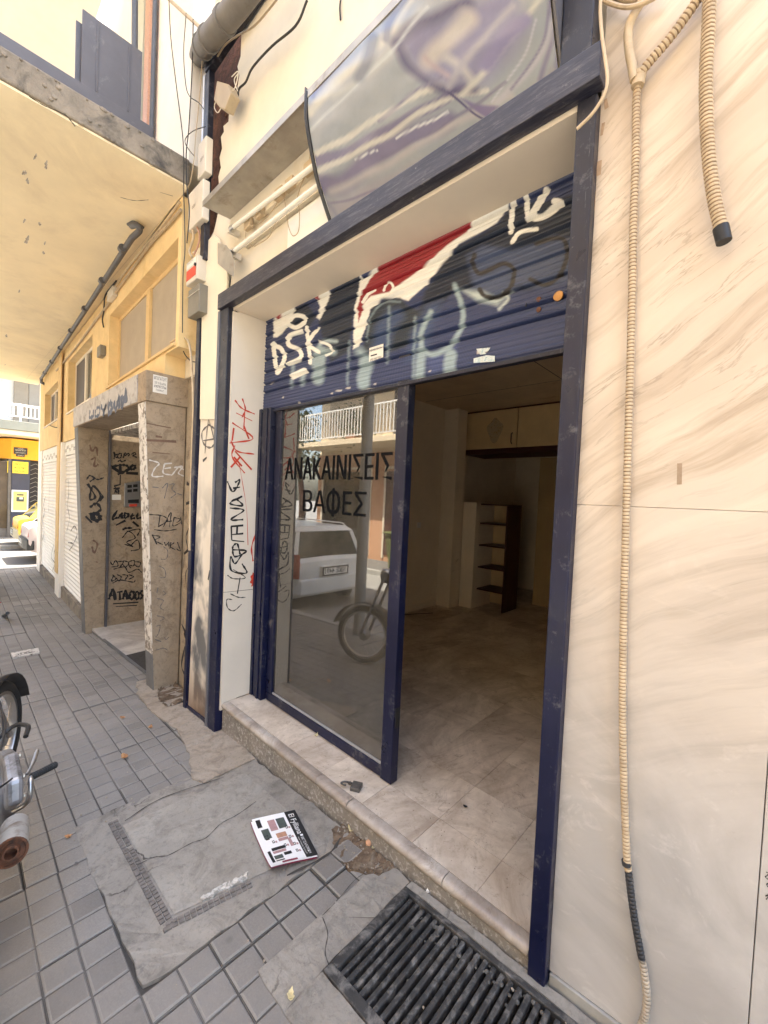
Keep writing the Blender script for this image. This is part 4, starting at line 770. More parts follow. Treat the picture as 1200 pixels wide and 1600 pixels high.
for L, w_, c, sf, al in (([(486, 205), (540, 150), (600, 90), (670, 10)], 5, (.70, .70, .66), 6, .7), ([(510, 320), (580, 300), (660, 262), (740, 215), (800, 180)], 4, LV, 5, .7), ([(530, 345), (600, 318), (700, 262)], 3, (.62, .58, .56), 4, .7), ([(560, 120), (575, 90), (585, 60)], 22, (.30, .31, .34), 10, .6), ([(604, 60), (612, 30), (640, -10)], 16, (.33, .33, .38), 8, .6), ([(590, 190), (640, 150), (690, 118)], 5, LV, 5, .7), ([(840, 30), (820, 80), (790, 130), (770, 160)], 3, (.66, .62, .62), 4, .7), ([(860, 20), (845, 70), (800, 140)], 5, LV, 5, .7), ([(500, 300), (520, 330), (530, 350)], 7, (.34, .33, .38), 8, .6), ([(600, 245), (650, 220), (720, 180), (790, 130)], 6, (.25, .22, .30), 6, .7)): cv.line(L, w_, c, sf, al)
cc = np.arange(419*(pn-1)); ii, jj = cc//(pn-1), cc % (pn-1); Fq = np.stack([ii*pn+jj, ii*pn+jj+1, (ii+1)*pn+jj+1, (ii+1)*pn+jj], 1)
np_mesh('banner', np.stack([VX, VY, VZ], 1), Fq, cv.c*np.array([.56, .60, .66]), vcol_mat('glossy printed plastic', .2, .10, 5, (1, 1, 1)), sg)
MB().tube([(-1.655, y-.004, z) for y, z in pr_[::4]]+[(-1.655, 1.286, 2.84)], .009, 6).build('edge_strip', BLACK, sg, smooth=True)
B('edge_strip', GREYM, sg, (-1.668, -1.662, 1.12, 1.16, 3.30, 3.36), bevel=.001)
MB().prism([(-.555, y, z) for y, z in pr_[::6]]+[(-.555, 1.309, 2.84), (-.555, 1.309, 3.33)], (.008, 0, 0)).build('end_plate', GREYM, sg)
mb = MB(); mb.hexa([(-2.76, 1.128, 3.312), (-.55, 1.128, 3.336), (-.55, 1.309, 3.336), (-2.76, 1.309, 3.322)], [(-2.76, 1.128, 3.3165), (-.55, 1.128, 3.3405), (-.55, 1.309, 3.3405), (-2.76, 1.309, 3.3265)]); mb.box(-2.76, -.55, 1.1235, 1.1275, 3.305, 3.342)
mb.build('hood', STEEL, sg, bevel=.001)
B('back_board', mat('white back board', (.76, .74, .66), .35, .04, 3, None, bmp=0), sg, (-2.05, -1.0, 1.304, 1.3085, 2.83, 3.02), bevel=0)
MB().box(-2.5, -1.0, 1.285, 1.3085, 3.03, 3.055).box(-2.5, -1.0, 1.285, 1.3085, 3.15, 3.175).build('batten', CREAM, sg, bevel=.002)
for (u0, v0, u1, v1) in ((362, 357, 484, 264), (364, 394, 494, 292)):
    p = PY(u0, v0, 1.235); q = PY(u1, v1, 1.235); d = (q-p).normalized(); q = p+Vector((1.52, 0, (q.z-p.z)/(q.x-p.x)*1.52))
    tb = MB().tube([p, q], .0135, 14).build('fluorescent_tube', TUBE, sg, smooth=True)
    MB().tube([p-d*.012, p+d*.03], .0155, 12).build('end_cap', CHROME, tb, smooth=True)
    MB().box(p.x-.035, p.x-.013, 1.222, 1.300, p.z-.02, p.z+.02).build('lamp_holder', BOXW, tb, bevel=.003)
for x, z in ((-2.43, 3.135), (-2.30, 3.15), (-2.09, 3.16), (-1.99, 3.165), (-1.82, 3.165)):
    b_ = B('ballast_box', BEIGEP, sg, (x-.035, x+.035, 1.255, 1.284, z-.03, z+.03), bevel=.004)
MB().prism([PY(u, v, 1.21) for u, v in ((340, 379), (353, 383), (362, 395), (366, 412), (364, 432), (340, 412))], (0, .003, 0)).build('bracket', STEEL, sg, bevel=.0005)
for L in ([(395, 385), (384, 372), (388, 345), (402, 335)], [(398, 385), (420, 370), (432, 345)], [(442, 300), (447, 325), (450, 350), (457, 368), (466, 362), (468, 338), (466, 315)], [(462, 318), (470, 290), (478, 268)], [(440, 303), (425, 330), (405, 350), (392, 352)], [(480, 190), (484, 230), (482, 262), (470, 290)]):
    MB().tube(cr([PY(u, v, 1.275-.02*(i % 2)) for i, (u, v) in enumerate(L)]), .0025, 5).build('loose_wire', CABLEB, sg, smooth=True)

# ================================================================= PIPES, BOXES AND CABLES ON THE WALL
dp = thing('metal_duct', 'dark blue metal duct running down the broken wall edge behind the meter boxes', 'duct', (-3.05, 1.28, 3.2))
B('duct_run', BLUE, dp, (-3.10, -3.035, 1.255, 1.295, 3.14, 4.44), bevel=.004)
B('duct_face', mat('silver highlight strip', (.62, .63, .66), .3, .1, 6, None, bmp=.02, metal=.5), dp, (-3.125, -3.101, 1.250, 1.29, 3.45, 4.44), bevel=.002)  # silver left face, a strip added for the duct's metallic highlight
B('duct_arm', BLUE, dp, (-3.10, .6, 1.25, 1.30, 4.45, 4.52), bevel=.004)
B('clamp', GUTT, dp, (-3.13, -3.02, 1.243, 1.30, 3.72, 3.79), bevel=.006)
bp = thing('drain_pipe', 'thick grey drain pipe with clamp and elbow under the top left wall corner', 'pipe', (-2.6, 1.1, 4.2))
pth = [PY(u, v, 1.1) for u, v in ((430, -75), (376, 2), (345, 40), (333, 54))]+[PY(322, 66, 1.12), PY(314, 78, 1.2), PY(309, 92, 1.3)]
pth = cr(pth, 6); MB().tube(pth, .060, 20).build('pipe_run', PVCG, bp, smooth=True)
for i in (10, 21, 27): 
    MB().tube([pth[i], pth[i]+(pth[i+1]-pth[i]).normalized()*.035], .068, 20).build('collar', PVCG, bp, smooth=True)
tag(MB().tube(cr([PY(u, v, 1.16) for u, v in ((250, -14), (285, 18), (312, 42), (326, 56))]), .012, 8).build('thin_pipe', BEIGEP, smooth=True), 'thin beige pipe crossing the top left corner to the drain pipe', 'pipe')
tag(MB().tube(cr([PY(u, v, 1.25) for u, v in ((480, 0), (462, 40), (425, 72), (395, 105), (384, 128), (374, 138), (372, 150))]), .006, 7).build('wall_cable', CABLE, smooth=True), 'dark cable curving down the cream wall from the top to the hole', 'cable')
tag(MB().tube(cr([PY(u, v, 1.20) for u, v in ((440, -10), (400, 38), (372, 55), (352, 70), (340, 88))]), .005, 7).build('wall_cable', CABLEB, smooth=True), 'pale cable slanting behind the thick drain pipe elbow', 'cable')
tag(MB().tube(cr([PY(u, v, 1.30) for u, v in ((533, -6), (531, 12), (532, 31))]), .004, 6).build('wall_cable', CABLE, smooth=True), 'short black wire end hanging at the top of the cream wall', 'cable')
bx = MB().prism([PY(u, v, 1.19) for u, v in ((339, 126), (356, 131), (361, 145), (351, 171), (343, 168), (334, 156))], (0, .06, 0))
jb = bx.build('junction_box', mat('beige junction box', (.38, .30, .19), .5, .1, 8, (.25, .18, .1), .6, .8, 10, 0), bevel=.004); tag(jb, 'beige junction box with loose wires hanging in the wall hole', 'junction box')
for L in ([(337, 158), (335, 168), (340, 176), (346, 168)], [(362, 120), (372, 112), (368, 135), (360, 145)], [(372, 115), (366, 125), (371, 142)]):
    MB().tube(cr([PY(u, v, 1.21) for u, v in L]), .003, 6).build('loose_wire', BOXW, jb, smooth=True)
def flatbox(name, quad, y, dpt, m, label, cat, group=None, bev=.006):
    P = [PY(u, v, y) for u, v in quad]; x0 = (P[0].x+P[3].x)/2; x1 = (P[1].x+P[2].x)/2; za = (P[0].z+P[1].z)/2; zb = (P[2].z+P[3].z)/2
    o = thing(name, label, cat, (x0, y, zb), group); B('case', m, o, (x0, x1, y, y+dpt, zb, za), bevel=bev); return o, x0, x1, zb, za
o1, x0, x1, a0, a1 = flatbox('meter_box', ((312, 226), (324, 206), (319, 268), (306, 284)), 1.22, .05, BOXW, 'upper off-white meter box beside the blue duct, above the balcony edge', 'meter box', 'off-white meter boxes beside the duct')
text('mark', 'ΔΕΗ', SPRAYB, o1, (x0+.04, 1.2185, a0+.10), (1, 0, 0), (0, 0, 1), .022)
o2, x0, x1, a0, a1 = flatbox('meter_box', ((295, 300), (318, 281), (315, 345), (293, 358)), 1.22, .05, BOXW, 'lower off-white meter box beside the blue duct, under the other one', 'meter box', 'off-white meter boxes beside the duct')
text('mark', 'ΔΕΗ', SPRAYB, o2, (x0+.07, 1.2185, a0+.13), (1, 0, 0), (0, 0, 1), .022)
o3, x0, x1, a0, a1 = flatbox('meter_housing', ((291, 411), (308, 398), (308, 434), (291, 447)), 1.22, .09, BOXW, 'small meter housing with white and red label beside the loose cream sheet', 'meter box')
B('red_label', REDS, o3, (x0+.01, x1-.02, 1.2175, 1.2195, a0+.03, a0+.10), bevel=0); B('white_label', PAPER, o3, (x0+.01, x1-.02, 1.2175, 1.2195, a0+.115, a1-.01), bevel=0)
text('writing', 'ΠΡΟΣΟΧΗ', INK, o3, (x0+.02, 1.2170, a0+.14), (1, 0, 0), (0, 0, 1), .016); MB().lathe((x1-.02, 1.218, a0+.10), (0, -1, 0), [(0, .012), (.01, .01), (.012, .0005)], 10).build('knob', BLACK, o3)
o4, x0, x1, a0, a1 = flatbox('switch_box', ((293, 451), (311, 446), (311, 488), (294, 494)), 1.225, .10, BOXG, 'olive grey cable box tied with white wire under the red labelled meter', 'cable box')
MB().tube([(x0-.003, 1.222, a1-.05), (x1+.003, 1.222, a1-.05)], .003, 6).build('wire_tie', BOXW, o4)
def wire(L, y, r, m, lab, grp='cables hanging in the wall corner', seg=6):
    o = MB().tube(cr([PY(u, v, y+.012*math.sin(i*1.3)) for i, (u, v) in enumerate(L)], 5), r, seg).build('hanging_cable', m, smooth=True); tag(o, lab, 'cable', grp)
wire([(264, 0), (267, 60), (275, 130), (284, 200), (287, 240), (287, 300), (288, 330), (289, 390), (286, 430), (285, 520)], 1.12, .0035, CABLE, 'leftmost long black cable hanging past the balcony end')
wire([(291, 20), (287, 80), (290, 130), (296, 150), (310, 160), (318, 170)], 1.15, .003, CABLE, 'thin cable that bends right toward the duct under the top corner')
wire([(302, 30), (300, 110), (295, 200), (291, 240), (292, 290), (296, 330), (292, 380)], 1.15, .004, CABLE, 'thick black cable from the white clip at the top corner')
wire([(316, 95), (312, 150), (306, 210), (303, 250), (297, 285), (290, 300)], 1.17, .003, CABLEB, 'beige cable hanging just left of the duct')
wire([(321, 198), (305, 203), (293, 212), (289, 222), (296, 235), (304, 244)], 1.17, .003, CABLE, 'looped cable tied to the duct above the upper meter box')
wire([(300, 356), (302, 372), (296, 392), (300, 402)], 1.23, .009, BEIGEP, 'thick beige cable under the lower meter box')
wire([(307, 352), (312, 368), (309, 385), (303, 398)], 1.24, .007, INKO, 'brown cable under the lower meter box')
wire([(266, 535), (275, 530), (288, 528), (296, 540), (300, 580), (302, 640), (300, 700), (298, 780), (296, 860)], 1.28, .009, BEIGEP, 'beige conduit bending down beside the portico pillar')
wire([(290, 500), (284, 530), (287, 550), (297, 563), (306, 566)], 1.30, .004, CABLE, 'thin black cable looping above the portico corner')
tag(MB().tube(cr([PY(u, v, 1.27) for u, v in ((363, 395), (361, 430), (358, 455), (357, 470))]), .004, 6).build('wall_cable', CABLE, smooth=True), 'short black wire below the tube bracket beside the frame corner', 'cable')
# conduits on the marble
GROOVE = mat('dark conduit grooves', (.27, .185, .11), .8, .3, 40, None, bmp=0)  # darker brown set on every groove ring of the hose
def ribbed(path, r, pitch=.0102):
    P = cr(path, 10); L = [0]
    for a, b in zip(P[:-1], P[1:]): L.append(L[-1]+(b-a).length)
    n = int(L[-1]/(pitch/4)); out = []; rs = []; k = 0
    for i in range(n+1):
        s = L[-1]*i/n
        while k < len(L)-2 and L[k+1] < s: k += 1
        t = (s-L[k])/max(1e-9, L[k+1]-L[k]); out.append(P[k].lerp(P[k+1], t)); rs.append(r*(1.0, 1.0, .95, .80)[i % 4])
    m_ = MB().tube(out, rs, 10); m_.mi = [1 if (q//10) % 4 == 2 else 0 for q in range(len(m_.f)-2)]+[0, 0]; return m_
cd = thing('flexible_conduit', 'long beige ribbed conduit with Y joint down the marble, charred near its foot', 'conduit', (-.3, 1.31, .1))
Y = lambda L, y=1.318: [PY(u, v, y) for u, v in L]
ribbed(Y([(998, 125), (994, 160), (993, 250), (990, 330), (988, 430), (985, 560), (981, 700), (977, 850), (973.5, 1000), (972.5, 1100), (974, 1200), (977, 1290), (979.5, 1340), (982, 1362)]), .0100).build('ribbed_hose', [BEIGEP, GROOVE], cd, smooth=True)
ribbed(Y([(981.7, 1358), (985, 1390), (992, 1440), (1000, 1485), (1003, 1500)]), .0098).build('charred_section', [CONDB, TAPE], cd, smooth=True)
ribbed(Y([(1003, 1498), (1008, 1530), (1010.5, 1560), (1008, 1585), (1001, 1605), (990, 1630)]), .0102).build('ribbed_hose', [mat('grimy beige conduit', (.40, .34, .26), .65, .2, 20, (.16, .13, .1), .5, .7, 25, .05, 60), GROOVE], cd, smooth=True)
ribbed(Y([(1100, -20), (1088, 2), (1050, 55), (1012, 100), (996, 122)], 1.308), .0125).build('ribbed_hose', [BEIGEP, GROOVE], cd, smooth=True)
MB().tube(cr(Y([(1010, -8), (992, 20), (982, 45), (983, 78), (988, 105), (991, 125)], 1.306), 8), .0115, 12).build('smooth_hose', BEIGEP, cd, smooth=True)
MB().tube(Y([(1001, 112), (996, 135)], 1.313), .0165, 12).build('joint_sleeve', BEIGEP, cd, smooth=True)
MB().tube(Y([(978.5, 1345), (979.2, 1352)]), .0122, 10).build('soot_band', CONDB, cd)
c2 = thing('flexible_conduit', 'short thick beige conduit with black taped end dangling at the top right of the marble', 'conduit', (-.15, 1.3, 2.1))
ribbed(Y([(1109, -25), (1107, 40), (1103, 120), (1104, 190), (1108, 250), (1116, 310), (1127, 358)], 1.30), .0150).build('ribbed_hose', [BEIGEP, GROOVE], c2, smooth=True)
MB().tube(Y([(1126, 355), (1131.5, 378)], 1.30), [.0165, .0160], 14).build('taped_end', TAPE, c2, smooth=True)
hc = thing('cable_bundle', 'bundle of beige cables looped above the marble at the top edge', 'cable', (-.3, 1.3, 2.8))
for k, (dv, du) in enumerate(((0, 0), (-5, 6), (-11, -3), (5, -6))):
    MB().tube(cr(Y([(945+du, -10+dv), (955+du, 0+dv*.6), (975, 6+dv), (1000, 2+dv), (1030, -12+dv)], 1.31-.008*k), 6), .006, 8).build('cable', BEIGEP if k % 2 else CABLEB, hc, smooth=True)
tag(MB().tube(cr(Y([(939, -10), (938, 20), (941, 60), (946, 95), (949, 125), (943, 150), (925, 178), (901, 202)], 1.24), 8), .0045, 8).build('wall_cable', BEIGEP, smooth=True), 'beige cable looping over the corner of the blue beam', 'cable')
strokes('adhesive_stain', mat('brown glue smear', (.40, .27, .17), .8, .3, 60, None, bmp=.2), shop, lambda u, v: PY(u, v, 1.335), [([(943, 192), (940, 212)], .016), ([(936, 252), (934, 275)], .016), ([(930, 300), (928, 330)], .009), ([(946, 155), (948, 170)], .012)], .014, (0, -1, 0), .0008)

# ================================================================= YELLOW BUILDING WITH PORTICO
yb = thing('yellow_building', 'low yellow stucco building with white shutters, marble entrance portico and overhanging balcony', 'building', (-7.5, 1.35, -.3))
def LB(mb, x0, x1, d0, d1, z0, z1):
    return mb.hexa([(x0, wy(x0)+d0, z0), (x1, wy(x1)+d0, z0), (x1, wy(x1)+d1, z0), (x0, wy(x0)+d1, z0)], [(x0, wy(x0)+d0, z1), (x1, wy(x1)+d0, z1), (x1, wy(x1)+d1, z1), (x0, wy(x0)+d1, z1)])
WINS = [(-5.65, -3.47, 2.64, 3.45), (-8.35, -6.55, 2.64, 3.46), (-11.1, -9.05, 2.66, 3.34)]
mb = MB(); edges = [-11.8, -11.1, -9.05, -8.35, -6.55, -5.65, -3.47, -3.40]
for i in range(len(edges)-1):
    a, b = edges[i], edges[i+1]; zb_ = 2.20 if b <= -6.5 else 2.42
    hit = [wn for wn in WINS if abs(wn[0]-a) < .01]
    zb_ = 2.42 if b > -6.4 else zb_
    if a == -5.65: LB(mb, a, -3.7, 0, .16, zb_, 2.64); LB(mb, -3.7, b, 0, .16, 2.60, 2.64); LB(mb, a, b, 0, .16, hit[0][3], 3.729)
    elif b == -3.40: LB(mb, a, b, 0, .16, 2.60, 3.729)
    elif hit: LB(mb, a, b, 0, .16, zb_, hit[0][2]); LB(mb, a, b, 0, .16, hit[0][3], 3.729)
    else: LB(mb, a, b, 0, .16, zb_, 3.729)
mb.build('upper_wall', YELLOW, yb)
LB(LB(MB(), -11.8, -6.31, .161, .3, -.4, 2.44), -11.8, -3.3, .161, .3, 2.441, 7.6).build('core_wall', CREAM, yb); LB(MB(), -11.8, -3.3, 0, .16, 3.93, 7.6).build('top_wall', WHITEW, yb)
LB(MB(), -12.0, -11.8, 0, 9, -.5, 7.6).build('end_wall', WHITEW, yb)
# lower wall pieces round the two shutters
mb = MB(); 
for q_ in ((-11.8, -11.45, 0), (-9.05, -8.62, -.03), (-6.5, -6.30, 0)): LB(MB(), q_[0], q_[1], q_[2], .16, -.5, 2.2).build('lower_pier', WHITEW, yb, bevel=.005)
LB(MB(), -9.0, -8.72, -.045, -.0305, .0, 3.7).build('pier_strip', FRAMEY, yb, bevel=.003)
mb = MB(); LB(mb, -11.45, -9.05, .0, .05, -.55, -.24); LB(mb, -8.62, -6.5, .0, .05, -.5, -.20); mb.build('plinth', CONC, yb, bevel=.004)
LATT = mat('grey patterned lintel', (.62, .60, .55), .7, .1, 5, (.25, .25, .25), .5, .6, 18, .1, 40)
for (a, b, z0_, z1_, hd) in ((-11.45, -9.05, -.23, 1.93, 2.2), (-8.62, -6.5, -.195, 1.98, 2.2)):
    LB(MB(), a, b, .02, .06, z1_+.001, hd).build('shutter_header', WHITE, yb, bevel=.004)
    mb = MB(); n = 11
    for k in range(n):
        xx = a+(b-a)*(k+.5)/n; LB(mb, xx-.07, xx+.07, .012, .0199, z1_+.05+(k % 2)*.05, z1_+.10+(k % 2)*.05)
    mb.build('lintel_ornament', LATT, yb)
    mb = MB(); ns = 34; hz = (z1_-z0_)/ns
    for k in range(ns):
        z = z0_+k*hz; Q = [(wy, .045, 0), (wy, .030, hz*.25), (wy, .028, hz*.6), (wy, .046, hz*.97)]
        P = [[(x, wy(x)+d, z+h) for _, d, h in Q] for x in (a, b)]
        mb.add(P[0]+P[1], [(i, i+4, i+5, i+1) for i in range(3)])
    LB(mb, a, b, .05, .055, z0_, z1_); mb.build('roller_shutter', SHUTW, yb)
sp_ = lambda u, v: PW(u, v)+Vector((0, .022, 0))
strokes('faint_tag', SPRAYG, yb, sp_, [[(69, 775), (66, 790), (68, 800), (65, 812), (67, 830), (64, 845)], [(75, 762), (74, 790), (74, 800)], [(82, 850), (78, 870), (83, 880), (80, 892)], [(86, 850), (82, 868), (87, 885)], [(88, 790), (86, 810), (88, 830)], [(104, 750), (105, 770), (103, 790), (106, 810), (102, 830)], [(108, 830), (114, 822), (118, 835), (112, 850)], [(106, 860), (112, 850), (104, 848)], [(125, 765), (127, 790), (128, 815)]], .022, (0, -1, 0))
# windows
def window(wn, parts, frm):
    a, b, z0_, z1_ = wn; d = .095
    fr = MB(); LB(fr, a, b, d, d+.03, z0_, z0_+.04); LB(fr, a, b, d, d+.03, z1_-.04, z1_); LB(fr, a, a+.04, d, d+.03, z0_+.04, z1_-.04); LB(fr, b-.04, b, d, d+.03, z0_+.04, z1_-.04)
    o = fr.build('window', frm, yb, bevel=.003)
    for (p, q, m) in parts:
        LB(MB(), p, q, d+.012, d+.02, z0_+.04, z1_-.04).build('pane', m, o)
    for (p, q, m), (p2, q2, m2) in zip(parts[:-1], parts[1:]): LB(MB(), q, p2, d-.015, d+.03, z0_+.04, z1_-.04).build('mullion', frm, o, bevel=.003)
    LB(MB(), a-.02, b+.02, -.02, d+.0, z0_-.025, z0_-.001).build('sill', frm, o, bevel=.003)
    return o
PANEB = mat('pale pane backing', (.7, .68, .62), .8, .1, 9, None, bmp=.1)  # pale sheet behind the panes stands in for white reflection in the glass
window(WINS[0], [(-5.61, -4.56, BLIND), (-4.46, -3.51, BLIND)], FRAMEY)
window(WINS[1], [(-8.31, -7.50, DARKG), (-7.42, -6.59, WGLASS)], FRAMEW); LB(MB(), -7.42, -6.59, .13, .135, 2.69, 3.42).build('pane_backing', PANEB, yb)
window(WINS[2], [(-11.06, -10.42, DARKG), (-10.36, -9.75, WGLASS), (-9.70, -9.09, WGLASS)], FRAMEW); LB(MB(), -10.36, -9.09, .13, .135, 2.7, 3.3).build('pane_backing', PANEB, yb)
# plaster crack / repair smears on wall
# portico
pt = thing('entrance_portico', 'brown veined marble entrance portico covered in black tags, with tapered side slabs', 'portico', (-5, 1.3, -.25))
def pillar(name, xa, xb, m, fm):
    mb = MB(); mb.hexa([(xa, 1.235, gx(xa)-.04), (xb, 1.235, gx(xb)-.04), (xb, 1.425, gx(xb)-.04), (xa, 1.425, gx(xa)-.04)], [(xa, 1.112, 2.20), (xb, 1.112, 2.20), (xb, 1.425, 2.20), (xa, 1.425, 2.20)])
    p = mb.build(name, m, pt, bevel=.004)
    sl = lambda z: 1.235-(z-gx(xa))*(.123/(2.2-gx(xa)))
    mb = MB()
    mb.hexa([(xa+.004, sl(.12)-.006, .12), (xb-.003, sl(.12)-.006, .12), (xb-.003, sl(.12)-.001, .12), (xa+.004, sl(.12)-.001, .12)], [(xa+.004, sl(2.19)-.006, 2.19), (xb-.003, sl(2.19)-.006, 2.19), (xb-.003, sl(2.19)-.001, 2.19), (xa+.004, sl(2.19)-.001, 2.19)])
    mb.build('edge_slab', fm, p, bevel=.001)
    zb_ = gx(xa)-.03; mb = MB()
    mb.hexa([(xa+.004, sl(zb_)-.006, zb_), (xb-.003, sl(zb_)-.006, zb_), (xb-.003, sl(zb_)-.001, zb_), (xa+.004, sl(zb_)-.001, zb_)], [(xa+.004, sl(.12)-.006, .118), (xb-.003, sl(.12)-.006, .118), (xb-.003, sl(.12)-.001, .118), (xa+.004, sl(.12)-.001, .118)])
    mb.build('base_slab', PORTD, p, bevel=.001)
    return p
pR = pillar('side_pillar', -3.88, -3.70, PORT, PORTW); pL = pillar('side_pillar', -6.28, -6.10, PORT, PORTD)
hd = MB().box(-6.30, -3.685, 1.105, 1.44, 2.201, 2.44).build('header_slab', PORT, pt, bevel=.003)
MB().box(-6.30, -3.885, 1.098, 1.1045, 2.21, 2.435).build('header_face', mat('scuffed pale header', (.44, .41, .38), .5, .2, 6, (.2, .17, .15), .5, .64, 9, .2, 50), hd, bevel=.001)
MB().box(-3.70-.002, -3.684, 1.20, 1.205, 2.0, 2.1)
MB().box(-6.1, -3.9, 1.30, 4.0, gx(-5)-.1, gx(-5.2)+.005).build('entrance_floor', marble('pale entrance marble', (.62, .58, .52), (.56, .53, .49), (.40, .37, .34), (0, .3, .2), world_grad=False), pt, bevel=.002)
MB().hexa([(-6.12, 1.31, gx(-6.1)-.05), (-3.88, 1.31, gx(-3.9)-.05), (-3.88, 1.32, gx(-3.9)-.05), (-6.12, 1.32, gx(-6.1)-.05)], [(-6.12, 1.295, gx(-6.1)+.03), (-3.88, 1.295, gx(-3.9)+.02), (-3.88, 1.32, gx(-3.9)+.02), (-6.12, 1.32, gx(-6.1)+.03)]).build('threshold', PORTD, pt)
pin = MB().box(-6.4, -6.10, 1.45, 4.0, -.4, 2.2).build('passage_wall', PORT, pt, bevel=.003)
MB().box(-6.101, -6.075, 1.427, 1.452, -.35, 2.2).build('corner_strip', GREYM, pt, bevel=.002)
MB().box(-6.09, -3.89, 1.44, 4.1, 2.15, 2.1999).build('passage_ceiling', PORTW, pt)
MB().box(-3.90, -3.70, 1.43, 4.0, -.4, 2.2).build('passage_wall', PORT, pt)
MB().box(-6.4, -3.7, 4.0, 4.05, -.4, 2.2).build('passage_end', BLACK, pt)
B('sticker', PAPER, pt, (-3.6845, -3.683, 1.155, 1.262, 2.275, 2.415), bevel=0)
px0 = (-3.6972, 1.160, 0)
for s, z, hh, wd, m in (('ΜΠΟΓΙΑΤΖΗΣ', 2.378, .026, .096, INK), ('33€ το δωμάτιο', 2.345, .020, .085, INK), ('6987873766', 2.315, .022, .092, INK), ('ΓΙΑΝΝΗΣ', 2.288, .016, .06, INK)):
    text('writing', s, m, pt, (-3.6822, 1.161+(.096-wd)/2, z), (0, 1, 0), (0, 0, 1), hh, wd)
z7 = lambda L: [(120+x/2.961, 560+y/2.961) for x, y in L]
fR = lambda u, v: PX(u, v, -3.70); nR = (1, 0, 0)
strokes('white_tag', SPRAYW, pR, fR, [z7(L) for L in ([(335, 470), (380, 485), (360, 510), (350, 545), (400, 545)], [(405, 490), (400, 530), (440, 540)], [(405, 510), (435, 505)], [(405, 488), (440, 485)], [(450, 505), (490, 500), (470, 530), (495, 545)], [(440, 540), (470, 505), (495, 515)])], .012, nR)
strokes('marker_tag', SPRAYG, pR, fR, [z7(L) for L in ([(350, 595), (378, 598)], [(395, 600), (420, 578), (405, 648)], [(428, 585), (450, 580), (440, 605), (458, 625), (435, 645)], [(465, 625), (485, 632)])], .008, nR)
strokes('black_tag', SPRAYK, pR, fR, [z7(L) for L in ([(335, 722), (395, 728), (420, 750), (375, 780)], [(385, 725), (378, 775)], [(400, 780), (435, 712), (428, 780)], [(405, 758), (440, 752)], [(450, 735), (445, 775), (480, 760)], [(450, 735), (478, 745), (462, 760)], [(480, 735), (485, 768)], [(358, 792), (410, 798), (462, 790)], [(348, 815), (370, 860)], [(350, 818), (385, 825), (362, 842), (398, 862)], [(405, 850), (412, 865), (425, 850), (425, 870)], [(435, 850), (430, 880)], [(450, 852), (432, 870), (455, 885)], [(460, 880), (478, 890), (465, 850)])], .0085, nR)
strokes('faint_marks', SPRAYG, pR, fR, [z7(L) for L in ([(400, 870), (420, 890), (415, 925), (390, 930)], [(380, 960), (405, 975), (410, 1010), (385, 1015)], [(375, 1060), (370, 1085)], [(400, 1075), (410, 1088), (398, 1095)], [(370, 1110), (400, 1120), (385, 1150), (402, 1165)], [(370, 1190), (405, 1200), (385, 1215)], [(365, 1240), (385, 1235), (378, 1270), (365, 1290)], [(362, 1300), (390, 1310)], [(405, 1290), (412, 1300), (425, 1290)], [(365, 1350), (400, 1340), (420, 1350)])], .006, nR)
strokes('scrape', SPRAYB, pR, fR, [(z7(L), w_) for L, w_ in (([(322, 300), (435, 322)], .016), ([(322, 378), (460, 385)], .02), ([(350, 435), (430, 442)], .012), ([(365, 360), (395, 365)], .016))], .012, nR)
fH = lambda u, v: PY(u, v, 1.098)
strokes('grey_tag', SPRAYBL, hd, fH, [([(a, b) for a, b in L], w_) for L, w_ in (([(141, 641), (140, 652), (146, 650), (146, 640)], .05), ([(150, 640), (149, 650), (155, 648), (156, 637), (151, 638)], .04), ([(158, 634), (162, 642), (166, 632), (161, 650)], .05), ([(170, 631), (170, 645), (175, 640), (174, 630), (170, 633)], .07), ([(178, 628), (181, 640), (186, 622), (187, 638)], .07), ([(190, 618), (191, 634), (197, 614), (197, 630)], .08), ([(197, 606), (196, 612)], .03))], .04, (0, -1, 0))
fL = lambda u, v: PX(u, v, -6.10)
strokes('black_tag', SPRAYK, pL, fL, [(z7(L), w_) for L, w_ in (([(45, 560), (60, 542), (80, 555), (60, 570)], .02), ([(70, 545), (95, 560), (125, 552)], .02), ([(50, 580), (85, 640), (60, 650), (75, 590), (110, 640), (80, 680)], .028), ([(90, 600), (120, 640), (105, 660)], .02), ([(60, 690), (90, 670), (110, 700), (70, 720)], .03), ([(60, 715), (85, 750), (108, 740), (95, 720), (65, 722)], .055), ([(40, 730), (70, 760)], .02))], .02, nR)
strokes('faint_tag', SPRAYB, pL, fL, [z7(L) for L in ([(60, 400), (70, 430), (90, 410), (95, 450)], [(65, 470), (85, 460), (80, 500), (100, 490)], [(75, 840), (95, 860), (80, 900), (70, 870)], [(88, 940), (96, 944)])], .022, nR)
fI = lambda u, v: PX(u, v, -6.099)
za = lambda L: [(165+x/10.66, 680+y/10.66) for x, y in L]
